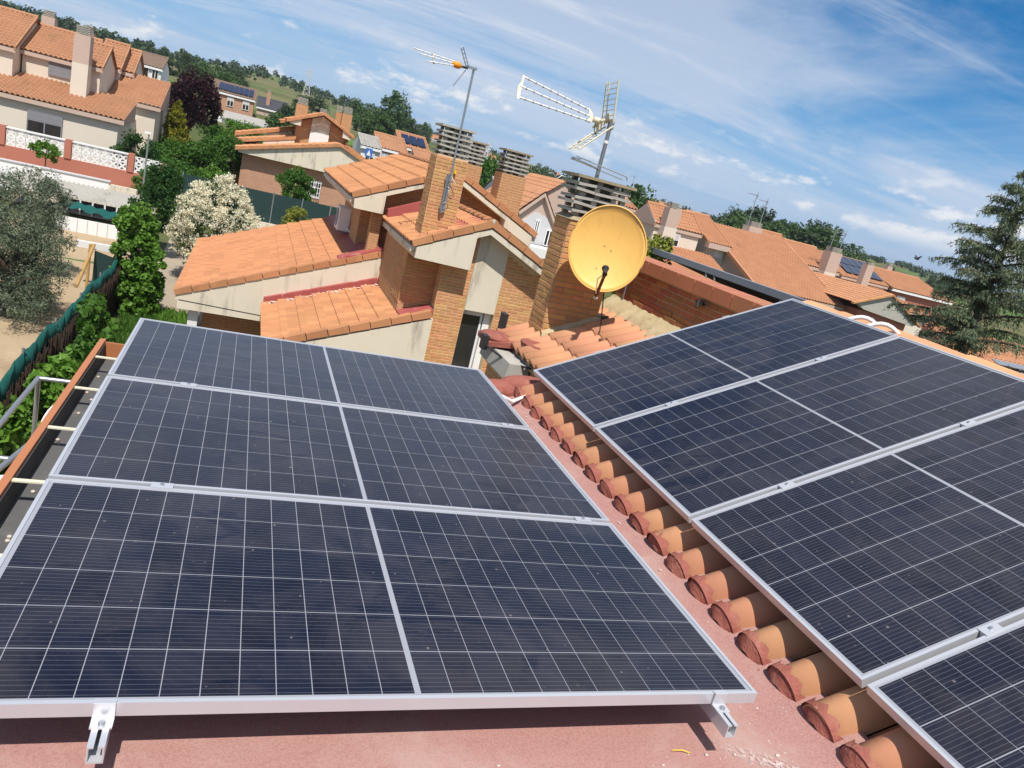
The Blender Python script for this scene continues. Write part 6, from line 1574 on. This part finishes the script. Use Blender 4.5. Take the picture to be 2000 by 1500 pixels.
mb = MB(); mb.hexa([(-1.25,1.5,-.78),(-.52,1.5,-.60),(-.52,4.1,-.60),(-1.25,4.1,-.78),(-1.25,1.5,-.74),(-.52,1.5,-.56),(-.52,4.1,-.56),(-1.25,4.1,-.74)]); mb.build('sheet', M['white'], t)
mb = MB(); mb.box(-1.28, -.52, 3.72, 3.78, -.73, -.66); mb.build('rib', M['shutter'], t)
# canopy behind the parapet
t = thing('terrace_canopy', 'dark terrace canopy with a grey edge beam behind the brick parapet', 'canopy', (7.4, 10.2, -5.2))
mb = MB(); mb.box(6.95, 7.06, 8.0, 12.45, .70, .80); mb.build('edge_beam', M['canopy'], t)
mb = MB(); mb.hexa([(7.06,8.0,.72),(10.4,8.0,.10),(10.4,12.4,.10),(7.06,12.4,.72),(7.06,8.0,.75),(10.4,8.0,.13),(10.4,12.4,.13),(7.06,12.4,.75)]); mb.build('roof_sheet', M['darkgrey'], t)
mb = MB(); mb.box(8.9, 9.0, 7.9, 12.6, -5.2, .34); mb.build('back_wall', M['darkgrey'], t)  # near-black wall colour paints in the shade of the space under the canopy
mb = MB(); mb.box(6.9, 10.0, 7.8, 7.9, -5.2, .45); mb.build('side_wall', M['pink'], t)
mb = MB(); mb.box(7.0, 10.0, 12.5, 12.6, -5.2, .2); mb.build('side_wall', M['pink'], t)
for y in (8.2, 12.2): mb = MB(); mb.box(7.0, 7.05, y, y+.05, -5.2, .70); mb.build('post', M['steel_d'], t)
for (a, b_) in (((7.0,10.25,.70),(6.2,8.6,.1)), ((7.0,10.5,.70),(6.2,8.75,.1)), ((7.0,8.35,.70),(6.2,7.2,.2)), ((7.0,8.55,.70),(6.2,7.3,.2))): mb = MB(); mb.tube([a, b_], .012, 6); mb.build('cable', M['steel'], t)
# distant pylons and lamp, sign, bird
def pylon(label, x, y, z0, h, w):
    t = thing('pylon', label, 'pylon', (x, y, z0), 'pylons on the hills')
    mb = MB()
    for sx in (-1, 1):
        for sy in (-1, 1): mb.tube([(x+sx*w, y+sy*w, z0), (x+sx*w*.15, y+sy*w*.15, z0+h)], .12, 4)
    for k in range(6):
        s = 1-.85*k/6; s2 = 1-.85*(k+1)/6; za, zb2 = z0+h*k/6, z0+h*(k+1)/6
        mb.tube([(x-w*s, y-w*s, za), (x+w*s2, y-w*s2, zb2)], .07, 4); mb.tube([(x+w*s, y-w*s, za), (x-w*s2, y-w*s2, zb2)], .07, 4)
    mb.build('lattice', M['shutter'], t)
    mb = MB()
    for zz in (.8, .9): mb.tube([(x-w*1.3, y, z0+h*zz), (x+w*1.3, y, z0+h*zz)], .1, 4)
    mb.build('cross_arm', M['shutter'], t)
pylon('lattice pylon above the twin house', 14.5, 300, float(gz(14.5, 300)), 9.5, 1.1)
pylon('lattice pylon between the brick chimneys', 34.1, 120, 0.2, 5.4, .45)
t = thing('street_lamp', 'double armed street lamp above the pinkish gable roof', 'lamp', (23.4, 60, -4.5))
mb = MB(); mb.tube([(23.4, 60, -4.5), (23.4, 60, 2.2)], .06, 6); mb.build('pole', M['steel'], t)
for s in (-1, 1): mb = MB(); mb.tube([(23.4, 60, 2.1), (23.4+.4*s, 60, 2.5), (23.4+.8*s, 60, 2.4)], .04, 6); mb.build('arm', M['steel'], t)
t = thing('road_sign', 'small blue and white road sign among the village houses', 'sign', (9.1, 68, -3))
mb = MB(); mb.tube([(9.1, 68, -3.2), (9.1, 68, .5)], .04, 6); mb.build('pole', M['steel'], t)
mb = MB(); mb.box(8.8, 9.4, 67.9, 67.95, .05, .75); mb.build('plate', M['blue'], t); mb = MB(); mb.prism([(8.92,67.885,.15),(9.28,67.885,.15),(9.1,67.885,.62)], (0,.01,0)); mb.build('triangle', M['white'], t)
t = thing('bird', 'tiny dark bird in the sky left of the cedar', 'bird', (32.0, 30, 1.9))
c = Vector((32.9, 31, 2.45)); mb = MB(); mb.ell(c, (.16, .07, .06), 8, 6); mb.ell(c+Vector((-.16,0,.03)), (.05,.045,.045), 6, 5); mb.build('body', M['dark'], t)
for s in (-1, 1): mb = MB(); mb.prism([c+Vector((-.06,.03*s,.03)), c+Vector((.09,.03*s,.03)), c+Vector((.07,.2*s,.15)), c+Vector((-.02,.2*s,.16))], (0,0,.02)); mb.build('wing', M['dark'], t)

# ------------------------------------------------------------------ thin summer air
hz_m = bpy.data.materials.new('haze'); hz_m.use_nodes = True
hn = hz_m.node_tree; hn.nodes.remove(hn.nodes['Principled BSDF'])
pv = hn.nodes.new('ShaderNodeVolumePrincipled'); pv.inputs['Density'].default_value = 0.00022; pv.inputs['Color'].default_value = (0.78, 0.88, 1.0, 1); pv.inputs['Anisotropy'].default_value = 0.2
hn.links.new(pv.outputs[0], hn.nodes['Material Output'].inputs['Volume'])
mb = MB(); mb.box(-6500, 6500, -6500, 6500, -14.0, 42.0)
o = mb.build('haze', hz_m); tag(o, 'thin pale summer haze over the whole valley', 'haze', kind='stuff')
